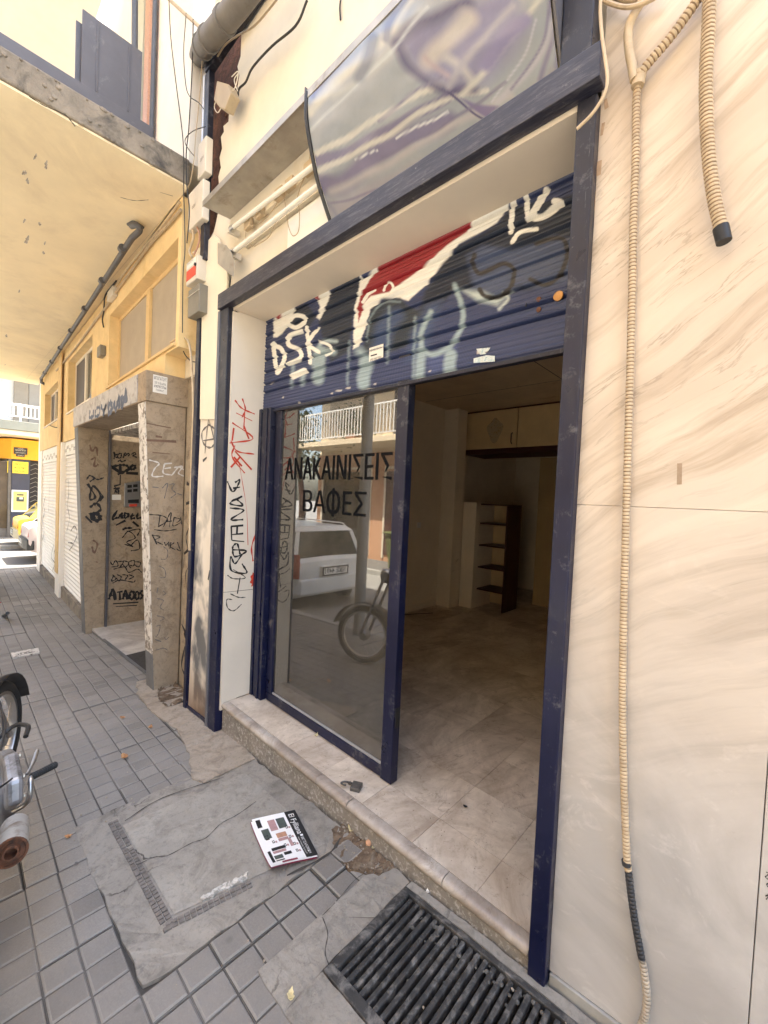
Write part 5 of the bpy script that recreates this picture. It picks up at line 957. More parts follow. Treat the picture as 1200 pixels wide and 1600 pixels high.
strokes('black_tag', SPRAYK, pin, fI, [(za(L), .018) for L in ([(125, 300), (150, 290), (140, 400)], [(160, 330), (190, 320), (150, 350), (200, 380)], [(210, 310), (200, 370), (250, 375), (260, 310), (215, 305)], [(290, 380), (320, 300), (350, 320), (310, 350)], [(360, 320), (380, 300), (395, 330), (370, 345)], [(430, 320), (480, 290), (500, 320), (450, 340), (520, 370)], [(200, 440), (250, 415), (260, 445), (340, 415)])]
 + [(za(L), .035) for L in ([(95, 525), (235, 500), (330, 500), (380, 540), (330, 600), (200, 655)], [(110, 530), (240, 620)], [(240, 500), (245, 620)], [(245, 620), (400, 570), (430, 510), (490, 515), (480, 560), (420, 570)], [(340, 630), (540, 640)])]
 + [(za(L), .02) for L in ([(245, 660), (240, 830)], [(140, 850), (240, 820)], [(130, 890), (235, 880)], [(150, 850), (170, 900), (150, 970)], [(180, 910), (210, 900), (215, 980)], [(180, 930), (190, 970)])]
 + [(za(L), .03) for L in ([(195, 1250), (110, 1395), (200, 1370)], [(205, 1385), (270, 1300), (270, 1390)], [(225, 1350), (290, 1345)], [(315, 1385), (320, 1300), (390, 1330), (320, 1390)], [(450, 1300), (420, 1385), (490, 1380)], [(430, 1340), (480, 1330)], [(540, 1290), (520, 1380), (600, 1370)], [(170, 1500), (330, 1420)], [(450, 1440), (550, 1520)], [(280, 1580), (330, 1550), (440, 1545)])], .02, nR)
strokes('bubble_tag', SPRAYK, pin, fI, [(z7(L), .014) for L in ([(155, 940), (165, 955), (180, 935), (190, 960), (160, 965)], [(190, 940), (215, 940), (200, 965)], [(215, 935), (240, 945), (225, 965), (210, 950)], [(240, 940), (265, 935), (262, 960), (240, 955), (250, 970)], [(270, 940), (295, 945), (285, 965), (268, 955)], [(170, 975), (220, 965), (240, 990), (280, 975), (300, 990)], [(165, 1000), (180, 1020), (160, 1030), (170, 1005)], [(185, 1000), (205, 1010), (195, 1030), (182, 1015)], [(210, 1000), (235, 1005), (222, 1025)], [(240, 1000), (262, 1010), (240, 1022)], [(165, 1040), (200, 1025), (260, 1035), (270, 1025)], [(210, 830), (240, 800), (270, 830), (230, 850), (260, 870), (220, 860)], [(245, 870), (280, 840), (290, 880), (250, 890)], [(230, 800), (290, 790), (280, 820)])], .014, nR)
strokes('bold_tag', SPRAYK, pin, fI, [(z7(L), w_*.66) for L, w_ in (([(148, 1115), (168, 1068), (178, 1118)], .055), ([(152, 1098), (178, 1096)], .035), ([(185, 1082), (212, 1078)], .05), ([(198, 1080), (200, 1118)], .055), ([(212, 1115), (226, 1075), (236, 1115)], .055), ([(216, 1100), (234, 1100)], .035), ([(246, 1080), (262, 1080), (262, 1110), (246, 1110), (246, 1082)], .05), ([(272, 1078), (286, 1085), (284, 1112), (272, 1110), (272, 1082)], .045), ([(305, 1072), (294, 1085), (304, 1100), (292, 1115)], .05), ([(168, 1135), (285, 1128)], .025), ([(180, 1148), (278, 1142)], .025))], .05, nR)
ic = MB().prism([PX(u, v, -6.099) for u, v in ((194, 755), (222, 751), (222, 792), (193, 792))], (.03, 0, 0)).build('intercom', ALU, pt, bevel=.004, label='pale metal intercom panel')
def onI(quad, m, nm, k=.0): return MB().prism([PX(u, v, -6.068+k) for u, v in quad], (.001, 0, 0)).build(nm, m, ic)
onI(((200, 781), (217, 780), (217, 786), (200, 786)), INK, 'speaker_slot'); onI(((202, 788), (214, 787), (214, 791), (202, 792)), REDS, 'red_sticker')
for (u, v) in ((199, 758), (208, 757), (199, 765), (208, 764)): onI(((u, v), (u+7, v-.5), (u+7, v+4), (u, v+4.5)), INK, 'name_button')
MB().prism([PX(u, v, -6.098) for u, v in ((175, 773), (189, 773), (189, 781), (175, 781))], (.002, 0, 0)).build('sticker', PAPER, pin)
# balcony
bc = thing('balcony', 'overhanging balcony with peeling yellow underside, stained concrete edge and grey rail panels', 'balcony', (-7.5, .6, 3.73))
mb = MB(); mb.hexa([(-12.35, -.2, 3.745), (-3.27, -.2, 3.745), (-3.27, wy(-3.27), 3.745), (-12.35, wy(-12.35)-.0, 3.745)], [(-12.35, -.2, 3.925), (-3.27, -.2, 3.925), (-3.27, wy(-3.27), 3.925), (-12.35, wy(-12.35), 3.925)])
# ragged lower lip along the end face
mb.build('slab', CONC, bc, bevel=.012)
B('underside', SOFFIT, bc, (-12.33, -3.285, -.18, 1.235, 3.730, 3.7449), bevel=.002); MB().add([(-12.33, 1.235, 3.7295), (-3.6, 1.235, 3.7295), (-12.33, wy(-12.33), 3.7295)], [(0, 1, 2)]).build('underside', SOFFIT, bc)
chips = MB()
for k in range(46):
    yy = random.uniform(-.1, 1.2); s = random.uniform(.004, .014); chips.lathe((-3.268, yy, random.choice((3.75, 3.91, random.uniform(3.76, 3.9)))), (1, 0, .2), [(-.004, s*1.3), (.003, s), (.005, .0005)], 6)
tag(chips.build('spalled_edge', CONC, bc), kind='stuff')
strokes('crack', JOINT, bc, lambda u, v: PZ(u, v, 3.7295), [([(45, 150), (70, 165), (100, 178), (112, 190), (117, 197)], .008), ([(188, 308), (210, 313), (232, 312)], .006), ([(250, 300), (270, 306)], .005)], .006, (0, 0, -1))
pch = mat('bare grey plaster chip', (.5, .45, .38), .9, .3, 30, (.2, .16, .12), .5, .6, 40, .2, 60)
for (cx_, cy_) in ((55, 245), (72, 258), (38, 270), (43, 283), (38, 345), (62, 350), (42, 375), (68, 395), (70, 380), (30, 455), (10, 525), (8, 570)):
    mb = MB(); c0 = PZ(cx_, cy_, 3.7292); kk = random.uniform(.5, 1.4); p1_, p2_ = random.uniform(0, 6), random.uniform(0, 6); mb.poly([(c0.x+.05*kk*(1+.4*math.sin(2*a+p1_)+.25*math.sin(5*a+p2_))*math.cos(a), c0.y+.011*kk*(1+.4*math.sin(2*a+p1_)+.25*math.sin(5*a+p2_))*math.sin(a), c0.z) for a in lin(6.28, .2, 26)]); mb.build('plaster_chip', pch, bc)
B('rail_bar', GREYM, bc, (-3.35, -3.335, -.15, 1.0, 3.965, 4.04), bevel=.002)
B('rail_panel', GREYM, bc, (-3.36, -3.345, .585, .925, 4.045, 4.50), (-3.344, -3.338, .66, .672, 4.045, 4.48), (-3.344, -3.338, .84, .852, 4.045, 4.48), bevel=.002)
B('rail_panel', GREYM, bc, (-3.40, -3.385, .56, .70, 4.045, 4.44), bevel=.002)
for yy in (.36, .44, .52, .60, .68, .9): B('rail_bracket', WHITE, bc, (-3.345, -3.338, yy, yy+.004, 3.926, 3.964), bevel=0)
MB().tube([(-3.36, 1.0, 3.926), (-3.36, 1.0, 7.0)], .016, 12).build('corner_post', GUTT, bc, smooth=True)
MB().tube([(-3.4, .9, 3.926), (-3.4, .9, 4.1), (-3.6, .9, 7.0)], .02, 10).build('screen_post', GUTT, bc, smooth=True)
B('upper_slab', WHITEW, bc, (-12.3, -3.3, -.1, 1.16, 6.8, 7.0), bevel=.01)
B('door_frame', mat('green grey door', (.45, .46, .38), .6, .08, 4, None, bmp=0), bc, (-4.6, -4.3, 1.19, 1.235, 3.93, 6.6), bevel=.003); B('door_frame', INKO, bc, (-4.22, -4.1, 1.18, 1.24, 3.93, 6.6), bevel=.003)
gt = thing('gutter_pipe', 'long dark grey pipe running under the yellow balcony along the wall', 'pipe', (-7, 1.2, 3.6))
pa, pb = PZ(205, 366, 3.63), PZ(64, 592, 3.65)
MB().tube(cr([PZ(205, 353, 3.70), PZ(214, 352, 3.68), PZ(218, 360, 3.66), PZ(206, 372, 3.64)], 5)+[pb], .024, 12).build('pipe_run', GUTT, gt, smooth=True)
for k in (.04, .16, .3, .45, .6, .75, .9): 
    c0 = pa.lerp(pb, k); MB().tube([c0, c0+(pb-pa).normalized()*.05], .033, 12).build('pipe_clamp', GUTT, gt, smooth=True)
MB().tube([pb+Vector((.05, 0, 0)), pb+Vector((-.1, .02, -.05)), pb+Vector((-.1, .12, -.09))], .03, 10).build('pipe_elbow', GUTT, gt, smooth=True)
MB().tube(cr([PZ(200, 351, 3.722), PZ(210, 347, 3.722), PZ(224, 356, 3.722)], 4), .012, 8).build('bracket', GUTT, gt)
# cable runs along the top of the yellow wall
fw_ = lambda L, d=-.02: [PW(u, v)+Vector((0, d, 0)) for u, v in L]
def ycab(L, r, m, lab): tag(MB().tube(cr(fw_(L), 4), r, 6).build('wall_cable', m, smooth=True), lab, 'cable', 'cables along the yellow wall')
ycab([(287, 330), (268, 352), (240, 382), (212, 420), (190, 450), (168, 482), (150, 505), (120, 545), (90, 580)], .012, CABLEB, 'thick ochre cable along the top of the yellow wall under the balcony')
ycab([(285, 318), (262, 350), (232, 385), (200, 425), (182, 452)], .010, BEIGEP, 'beige cable stretch nearest the balcony end on the yellow wall')
ycab([(185, 440), (168, 462), (166, 478), (165, 490), (163, 500), (165, 512)], .008, CABLE, 'dark cable dropping from the white box between the two windows')
ycab([(80, 665), (88, 668), (93, 668)], .008, CABLE, 'short dark cable under the farthest yellow wall window')
jb2 = tag(LB(MB(), -5.55, -5.30, -.05, -.001, 3.56, 3.66).build('junction_box', BOXW, bevel=.006), 'small white junction box high on the yellow wall under the balcony', 'junction box')
jb3 = tag(LB(MB(), -5.95, -5.78, -.06, -.001, 3.02, 3.14).build('junction_box', BOXG, bevel=.006), 'small grey junction box on the yellow wall between the windows', 'junction box')

# ================================================================= FAR CORNER: building, signs, cars
cb = thing('corner_building', 'corner shop building with orange fascia, dark blue piers and white railed balcony, far left', 'building', (-19.2, 2, -.4))
XB = -19.2; BL = -23.0
def far_box(nm, m, *bx, bevel=.01, par=cb): return B(nm, m, par, *bx, bevel=bevel)
far_box('ground_wall', NAVYW, (-26, XB-.05, 2.6, 12, -.45, 2.3), (-19.6, XB, 1.655, 2.14, -.45, 2.3))
far_box('glazed_front', mat('dim bronze shopfront glass', (.10, .075, .05), .2, .3, 2, None, bmp=0), (-26, -19.3, 1.2, 1.63, -.1, 2.2)); far_box('lower_panel', PVCG, (-26, -19.28, 1.1, 1.63, -.45, -.1))
far_box('grey_pier', PVCG, (-19.7, -19.22, 1.57, 1.6545, -.45, 2.3))
far_box('security_grille', CABLE, (-19.5, -19.3, 2.14, 2.59, -.2, 2.3)); 
gm = MB()
for k in range(12):
    z = .35+k*.16; gm.tube([(-19.27, 2.16, z), (-19.27, 2.30, z+.08), (-19.27, 2.45, z), (-19.27, 2.6, z+.08)], .008, 4)
gm.build('grille_mesh', STEEL, cb)
mb = MB(); mb.add([(XB, 1.64, 2.31), (XB, 12, 2.31), (XB, 12, 3.0), (XB, 1.64, 3.0), (-22, -.2, 2.31), (-22, -.2, 3.0), (-26, -.2, 2.31), (-26, 12, 2.31), (-26, 12, 3.0), (-26, -.2, 3.0)], [(0, 1, 2, 3), (4, 0, 3, 5), (0, 4, 6, 7, 1), (3, 2, 8, 9, 5), (4, 5, 9, 6)]); mb.build('fascia', ORY, cb)
mb = MB(); mb.prism([(XB+.9, -6, 3.22), (XB+.9, 12, 3.22), (-26, 12, 3.22), (-26, -6, 3.22)], (0, 0, .30)); mb.build('balcony_slab', GREENG, cb, bevel=.01)
far_box('balcony_soffit', CREAM, (-26, XB+.86, -5.9, 12, 3.06, 3.215)); 
far_box('upper_wall', WHITEW, (-26, XB-.9, -6, 12, 3.53, 12)); far_box('wall_panel', BLIND, (XB-.9, XB-.8, 1.75, 2.15, 3.53, 6)); far_box('wall_panel', mat('beige awning cloth', (.42, .37, .30), .8, .06, 3, None, bmp=0), (XB-.9, XB-.82, 2.16, 3.4, 3.53, 6), (XB-.9, XB-.8, .2, 1.35, 3.53, 5.4)); far_box('upper_slab', GREENG, (-26, XB+.9, -6, 12, 6.2, 6.5))
rl = MB(); xr = XB+.86
rl.box(xr-.02, xr+.02, -5, 8, 4.02, 4.09); rl.box(xr-.015, xr+.015, -5, 8, 3.66, 3.69)
for k in range(120): y = -5+k*.108; rl.box(xr-.012, xr+.012, y, y+.032, 3.69, 4.02)
for k in range(14): y = -4.9+k*.95; rl.box(xr-.022, xr+.022, y, y+.05, 3.52, 4.1)
rl.build('balcony_railing', WHITE, cb)
s1 = thing('street_name_sign', 'small dark street name plate on the orange fascia', 'sign', (XB+.02, 1.9, 2.6))
B('plate', mat('dark plate', (.03, .03, .035), .4, .1, 5, None, bmp=0), s1, (XB+.005, XB+.03, 1.70, 2.06, 2.48, 2.71), (XB+.005, XB+.028, 1.76, 1.99, 2.40, 2.479), bevel=.002)
for s, z, h_, wd in (('ΟΔΟΣ', 2.655, .035, .14), ('ΠΑΠΑΝΑΣΤΑΣΙΟΥ', 2.59, .05, .28), ('ΑΛΕΞΑΝΔΡΟΥ', 2.515, .035, .26), ('ΔΗΜΟΣ', 2.42, .04, .16)): text('writing', s, PAPER, s1, (XB+.0315, 1.88-wd/2, z), (0, 1, 0), (0, 0, 1), h_, wd)
s2 = thing('shop_sign_board', 'square lemon yellow sign with three lines of black Greek writing on the blue pier', 'sign', (XB+.02, 1.9, 1.82))
B('board', SIGNY, s2, (XB+.001, XB+.03, 1.675, 2.09, 1.82, 2.225), bevel=.002)
for s, z in (('ΑΝΟΙΧΤΟΣ', 2.10), ('ΦΩΤΙΣΤΙΚΟΣ', 1.98), ('ΠΟΛΥΧΩΡΟΣ', 1.86)): text('writing', s, INK, s2, (XB+.0315, 1.72, z), (0, 1, 0), (0, 0, 1), .07, .33, bold=.01)
tag(B('side_sign', SIGNY, None, (-19.6, -19.2205, 1.55, 1.566, 1.82, 2.225), bevel=.002), 'narrow lemon yellow sign wrapped round the grey pier edge', 'sign')
s3 = thing('wall_poster', 'yellow poster with white border and a dark picture on the blue pier', 'poster', (XB+.02, 1.9, .47))
B('border', PAPERW, s3, (XB+.001, XB+.012, 1.665, 2.11, .48, 1.24), bevel=0); B('sheet', mat('pale yellow print', (.82, .66, .2), .5, .05, 4, None, bmp=0), s3, (XB+.0121, XB+.016, 1.71, 2.07, .54, 1.19), bevel=0)
B('picture', INKG, s3, (XB+.0161, XB+.019, 1.79, 1.99, .84, 1.00), (XB+.0161, XB+.019, 1.80, 1.98, 1.05, 1.10), bevel=0); B('picture', PAPER, s3, (XB+.0161, XB+.0195, 1.87, 1.96, .92, .99), bevel=0)

# cars: lofted body, greenhouse, wheels
def make_car(name, label, cat, paint, L=4.0, Wd=1.68, H=1.45, estate=False, bump_m=None, group=None, plate='ΝΚΕ 4491'):
    """front toward +X, ground at z=0, rear at x=0"""
    t = thing(name, label, cat, (0, 0, 0), group); rr = .30; wr, wf = .72, L-.80
    st_ = [(0, .42, .62, .88), (.06, .30, .66, .93), (.25, .24, .72, .97), (.9, .2, .74, .98), (1.8, .2, .74, .96), (2.7, .2, .74, .95), (L-.95, .22, .73, .92), (L-.35, .26, .66, .82), (L-.08, .32, .6, .70), (L, .38, .55, .62)]
    mb = MB(); vs = []; hw = Wd/2
    tp = lambda x: 1-.14*max(0, (.35-x)/.35)**2-.2*max(0, (x-(L-.6))/.6)**2
    for (x, zb_, zm, zt) in st_:
        k = hw*tp(x); ring = [(0, zb_), (.86*k, zb_), (k*.98, zb_+.12), (k, zm-.12), (k*.99, zm), (k*.93, zt-.015), (k*.86, zt), (0, zt+.015)]
        vs += [(x, -a, b) for a, b in ring]+[(x, a, b) for a, b in ring[::-1][1:-1]]
    n = 14; fs = [(i*n+j, i*n+(j+1) % n, (i+1)*n+(j+1) % n, (i+1)*n+j) for i in range(len(st_)-1) for j in range(n)]+[tuple(range(n-1, -1, -1)), tuple((len(st_)-1)*n+j for j in range(n))]
    # open wheel arches are dark discs set into the flanks
    mb.add(vs, fs); bd = mb.build('body', paint, t, smooth=True)
    rf = [(.10 if estate else .22, .93), (.24 if estate else .55, H-.08), (.45 if estate else .85, H), (2.1, H), (2.45, H-.06), (3.05, .93)]
    mb = MB(); vs = []
    for x, z in rf:
        f = (z-.93)/(H-.93); k = hw*(.93-.19*f)
        vs += [(x, -k, z), (x, k, z)]
    g0 = [(rf[0][0]+.0, -hw*.93), (rf[-1][0], -hw*.93)]
    # side glass polygons, screens, roof
    side = lambda s: [(x, s*hw*(.93-.19*(z-.93)/(H-.93)), z) for x, z in rf]
    gh = MB(); A = side(-1); Bq = side(1)
    gh.poly(A); gh.poly(Bq[::-1])
    for i in range(len(rf)-1): gh.add([A[i], A[i+1], Bq[i+1], Bq[i]], [(0, 3, 2, 1)])
    gh.build('greenhouse', CARG, t)
    rp = MB()
    for i in (1, 2, 3): rp.add([Vector(A[i])+Vector((0, -.012, .006)), Vector(A[i+1])+Vector((0, -.012, .006)), Vector(Bq[i+1])+Vector((0, .012, .006)), Vector(Bq[i])+Vector((0, .012, .006))], [(0, 1, 2, 3)])
    for s, Q in ((-1, A), (1, Bq)):
        for i in range(len(rf)-1):
            p, q = Vector(Q[i]), Vector(Q[i+1]); o_ = Vector((0, s*.012, 0)); d = (q-p).normalized(); nn = Vector((d.z, 0, -d.x))*.05
            rp.add([p+o_, q+o_, q+o_+nn, p+o_+nn], [(0, 1, 2, 3)])
        for xx in (1.15, 2.0):
            b0 = Vector((xx, s*(hw*.93+.013), .93)); t0 = Vector((xx+.05, s*(hw*.74+.013), H)); rp.add([b0, b0+Vector((.09, 0, 0)), t0+Vector((.07, 0, 0)), t0], [(0, 1, 2, 3)])
        if not estate: rp.add([Vector(Q[0])+Vector((0, s*.013, 0)), Vector((.75, s*(hw*.93+.013), .93)), Vector((.95, s*(hw*.76+.013), H-.03)), Vector(Q[1])+Vector((0, s*.013, 0))], [(0, 1, 2, 3)])
    # tailgate frame
    for s in (-1, 1):
        p = Vector((rf[0][0]-.008, s*hw*.93, .93)); q = Vector((rf[1][0]-.008, s*hw*.76, H-.08)); rp.add([p, p-Vector((0, s*.10, 0)), q-Vector((0, s*.08, 0)), q], [(0, 1, 2, 3)])
    rp.build('roof_frame', paint, t)
    bmm = bump_m or paint
    b_ = MB(); b_.prism([(-.03, -hw*.80, .34), (-.08, -hw*.5, .36), (-.08, hw*.5, .36), (-.03, hw*.80, .34), (.10, hw*.95, .34), (.10, -hw*.95, .34)], (0, 0, .26)); b_.build('rear_bumper', bmm, t, bevel=.03)
    b_ = MB(); b_.prism([(L+.03, -hw*.70, .28), (L+.08, -hw*.4, .28), (L+.08, hw*.4, .28), (L+.03, hw*.70, .28), (L-.15, hw*.88, .28), (L-.15, -hw*.88, .28)], (0, 0, .24)); b_.build('front_bumper', bmm, t, bevel=.03)
    for s in (-1, 1):
        if estate: tl = MB().hexa([(-.03, s*hw*.86, .62), (.14, s*(hw*.955+.01), .62), (.16, s*(hw*.94+.01), .62), (.02, s*hw*.80, .62)], [(.00, s*hw*.84, 1.02), (.12, s*hw*.95, 1.02), (.14, s*hw*.92, 1.02), (.03, s*hw*.80, 1.02)])
        else: tl = MB().hexa([(-.02, s*hw*.80, .66), (.22, s*(hw*.965+.015), .70), (.24, s*hw*.9, .70), (.02, s*hw*.7, .66)], [(.00, s*hw*.78, .84), (.36, s*(hw*.95+.02), .86), (.36, s*hw*.88, .86), (.04, s*hw*.7, .84)])
        tl.build('tail_light', LENSR, t, bevel=.01)
        MB().hexa([(L-.12, s*hw*.5, .52), (L+.0, s*hw*.40, .52), (L-.10, s*hw*.78, .52), (L-.22, s*hw*.80, .52)], [(L-.2, s*hw*.5, .68), (L-.06, s*hw*.40, .66), (L-.2, s*hw*.78, .68), (L-.3, s*hw*.80, .68)]).build('headlight', WGLASS, t)
        for wx in (wr, wf):
            c0 = (wx, s*(hw-.085), rr)
            MB().lathe((wx, s*(hw-.03), rr), (0, s, 0), [(0, .36), (.034, .36), (.034, .0005)], 28).build('wheel_arch', BLACK, t)
            wv = MB().lathe(c0, (0, s, 0), [(0, .20), (0, .27), (.03, rr), (.11, rr), (.14, .27), (.14, .2)], 28).build('wheel', RUBBER, t, smooth=True)
            MB().lathe(c0, (0, s, 0), [(.13, .21), (.142, .205), (.142, .17), (.12, .15), (.15, .05), (.15, .0005)], 20).build('hubcap', ALU, wv, smooth=True)
    pl = MB().box(-.0875, -.082, -.29, .29, .445 if not estate else .635, .605 if not estate else .795).build('plate_holder', BLACK, t); pl = MB().box(-.0885, -.0876, -.26, .26, .47 if not estate else .66, .58 if not estate else .77).build('number_plate', PAPERW, t)
    zz_ = .49 if not estate else .68; xx_ = -.0895
    text('writing', plate, INK, pl, (xx_, .22, zz_), (0, -1, 0), (0, 0, 1), .085, .46, bold=.02)
    if estate: MB().box(-.085, .0, -.28, .28, .62, .80).build('plate_recess', paint, t, bevel=.01)
    if estate:
        for s in (-1, 1): MB().tube([(.35, s*hw*.68, H+.0), (.45, s*hw*.68, H+.05), (1.9, s*hw*.68, H+.05), (2.0, s*hw*.68, H)], .014, 6).build('roof_rail', WHITE, t, smooth=True)
    return t
def place(t, x, y, z, rz):
    t.location = (x, y, z); t.rotation_euler = (0, 0, rz)
PI = math.pi
c = make_car('parked_car', 'yellow hatchback parked in front of the blue pier, only its tail showing', 'car', CARY, bump_m=mat('yellow grey bumper', (.42, .37, .25), .4, .1, 6, None, bmp=0)); place(c, -16.75, 1.55, -.50, PI/2)
c = make_car('parked_car', 'pinkish silver car with black bumper nearest the white building corner', 'car', CARS, bump_m=BLACK, plate='ΝΒΧ 2107', H=1.35); place(c, -14.0, 1.48, -.50, PI/2)
c = make_car('parked_car', 'white estate car seen mirrored in the shop door glass', 'car', CARW, estate=True, plate='ΝΚΕ 4491'); place(c, -5.6, -1.58, gx(-7)-.13, PI); 

# ================================================================= STREET FURNITURE AND OPPOSITE SIDE (seen mirrored in the glass)
lp = thing('lamp_post', 'grey lamp post at the kerb, mirrored in the shop door glass', 'lamp post', (-3.72, -.46, gz(-3.72, -.46)))
MB().tube([(-3.72, -.46, gz(-3.72, -.46)-.02), (-3.72, -.46, 6.5)], .07, 18).build('post', POLE, lp, smooth=True); MB().tube([(-3.72, -.46, 6.4), (-3.72, -1.2, 6.8), (-3.72, -2.4, 6.9)], .04, 10).build('arm', POLE, lp, smooth=True); B('lantern', GREYM, lp, (-3.82, -3.62, -2.9, -2.3, 6.85, 6.95), bevel=.02)
bn = thing('wheelie_bin', 'green wheelie bin across the street, mirrored in the shop door glass', 'bin', (-7.2, -4.95, gx(-7)-.02))
zb_ = gx(-7.2)-.02; mb = MB(); mb.hexa([(-7.15, -5.25, zb_+.06), (-6.65, -5.25, zb_+.06), (-6.65, -4.75, zb_+.06), (-7.15, -4.75, zb_+.06)], [(-7.25, -5.35, zb_+1.0), (-6.55, -5.35, zb_+1.0), (-6.55, -4.65, zb_+1.0), (-7.25, -4.65, zb_+1.0)]); mb.build('body', BIN, bn, bevel=.02)
B('lid', BIN, bn, (-7.3, -6.5, -5.4, -4.6, zb_+1.003, zb_+1.06), bevel=.02)
for x in (-7.1, -6.7): MB().lathe((x-.03, -5.3, zb_+.09), (1, 0, 0), [(0, .0005), (0, .09), (.06, .09), (.06, .0005)], 16).build('wheel', RUBBER, bn)
def opp(name, label, x0, x1, mlow, mup, bal, hgt=11.5, seed=0):
    o = thing(name, label, 'building', ((x0+x1)/2, -6.3, -.4)); r = random.Random(seed)
    B('ground_wall', mlow, o, (x0, x1, -8, -6.2, -.7, 2.95), bevel=.01)
    B('upper_wall', mup, o, (x0, x1, -8, -6.25, 2.951, hgt), bevel=.01)
    n = max(1, int((x1-x0)/2.4)); w_ = (x1-x0)/n
    for i in range(n):
        a = x0+i*w_+.35; b = a+w_-.7
        B('shop_window', r.choice((WGLASS, GREYM, WOODD)), o, (a, b, -6.2, -6.17, -.2, 2.35), bevel=0)
        B('shop_frame', FRAMEW, o, (a-.06, a, -6.2, -6.14, -.3, 2.42), (b, b+.06, -6.2, -6.14, -.3, 2.42), (a-.06, b+.06, -6.2, -6.14, 2.421, 2.5), bevel=0)
    for k in range(3):
        z = 3.1+k*2.85
        if z+2 > hgt: break
        B('balcony_slab', bal, o, (x0+.1, x1-.1, -6.25, -5.2, z, z+.16), bevel=.01)
        mb = MB(); mb.box(x0+.15, x1-.15, -5.25, -5.22, z+1.05, z+1.09); mb.box(x0+.15, x1-.15, -5.245, -5.225, z+.24, z+.27); m_ = int((x1-x0-.3)/.13)
        for q in range(m_): mb.box(x0+.15+q*.13, x0+.175+q*.13, -5.247, -5.223, z+.27, z+1.05)
        mb.build('railing', WHITE if k == 0 else GREYM, o)
        for i in range(n):
            a = x0+i*w_+.5; B('balcony_door', r.choice((DARKG, WGLASS, BLIND)), o, (a, a+w_-1.0, -6.25, -6.21, z+.16, z+2.2), bevel=0)
    return o
opp('apartment_building', 'salmon fronted apartment building with white railed balcony, mirrored in the door glass', -12.1, -6.0, ORW, OPPW, OPPW, seed=3)
opp('apartment_building', 'cream apartment building opposite the shop, outside the photo except as a reflection', -5.95, 1.5, OPPW, OPPW, OPPW, seed=5)
opp('apartment_building', 'cream apartment block opposite at the near end of the street, behind the camera', 1.55, 9.0, mat('grey rendered wall', (.4, .37, .33), .85, .1, 3, None), OPPW, OPPW, seed=8)
opp('apartment_building', 'cream apartment building across the far end of the street beyond the crossing', -26, -17, OPPW, OPPW, OPPW, seed=11)
# plants on the opposite balcony
pl = thing('balcony_plant', 'bushy green plant on the opposite balcony, mirrored in the glass', 'plant', (-9.6, -5.7, 3.26))
mb = MB()
for k in range(900):
    c0 = Vector((random.gauss(-9.6, .35), random.gauss(-5.6, .15), 3.7+random.gauss(0, .28))); a = Vector((random.gauss(0, 1), random.gauss(0, 1), random.gauss(0, 1))).normalized()*.05; b = a.orthogonal().normalized()*.03; mb.add([c0-a, c0+b, c0+a, c0-b], [(0, 1, 2, 3)])
mb.build('foliage', LEAFG, pl); B('pot', INKO, pl, (-9.8, -9.4, -5.8, -5.4, 3.261, 3.45), bevel=.02)

tr = thing('street_tree', 'leafy street tree at the crossing across the road, mirrored in the door glass', 'tree', (-13.6, -6.6, -.4))
MB().tube(cr([(-13.6, -6.6, -.45), (-13.55, -6.6, 1.2), (-13.7, -6.5, 2.6), (-13.5, -6.4, 4.2)]), [.14]*7+[.11]*6+[.07]*6, 12).build('trunk', WOODD, tr, smooth=True)
mb = MB()
for k in range(5200):
    q = k % 22; rq = random.Random(q); cx_, cy_, cz_ = -13.6+rq.gauss(0, 1.1), -6.3+rq.gauss(0, .9), 4.0+rq.gauss(0, 1.0)
    c0 = Vector((random.gauss(cx_, .38), random.gauss(cy_, .38), random.gauss(cz_, .32))); a = Vector((random.gauss(0, 1), random.gauss(0, 1), random.gauss(0, 1))).normalized()*.09; b = a.orthogonal().normalized()*.045; mb.add([c0-a, c0+b, c0+a, c0-b], [(0, 1, 2, 3)])
mb.build('crown', LEAFG, tr)
#@@SPLIT3@@
# ================================================================= MOTORCYCLE at the left edge
mc = thing('motorcycle', 'old black step-through motorcycle parked on the pavement with a rusty white muffler', 'motorcycle', (-2.3, .12, -.1))
def wheel(cx_, cy_, cz_, ang, R=.285):
    n_ = Vector((math.sin(ang), math.cos(ang), 0)); c0 = Vector((cx_, cy_, cz_))
    w_ = MB(); prof_ = [(R-.022+.03*math.cos(a), .028*math.sin(a)) for a in lin(0, 2*PI, 10)]
    w_.lathe(c0, n_, [(h, r) for r, h in prof_], 48); wo = w_.build('wheel', RUBBER, mc, smooth=True)
    MB().lathe(c0, n_, [(-.018, R-.045), (-.02, R-.062), (.0, R-.068), (.02, R-.062), (.018, R-.045)], 40).build('rim', CHROME, wo, smooth=True)
    MB().lathe(c0, n_, [(-.05, .0005), (-.05, .035), (-.02, .06), (.02, .06), (.05, .035), (.05, .0005)], 20).build('hub', ALU, wo, smooth=True)
    sp = MB(); u_ = n_.orthogonal().normalized(); q_ = n_.cross(u_)
    for k in range(32):
        a = k/32*2*PI; e = a+(.3 if k % 2 else -.3); s = .03 if k % 4 < 2 else -.03
        sp.tube([c0+n_*s+(u_*math.cos(a)+q_*math.sin(a))*.05, c0+(u_*math.cos(e)+q_*math.sin(e))*(R-.06)], .0016, 5, caps=False)
    sp.build('spokes', CHROME, wo); return wo
gA, gB = gz(-2.95, .2), gz(-1.78, .1)
wheel(-2.95, .205, gA+.288, -.42*-1+0); wheel(-1.72, .055, gB+.288, 0.03)
E = lambda *p: Vector(p)
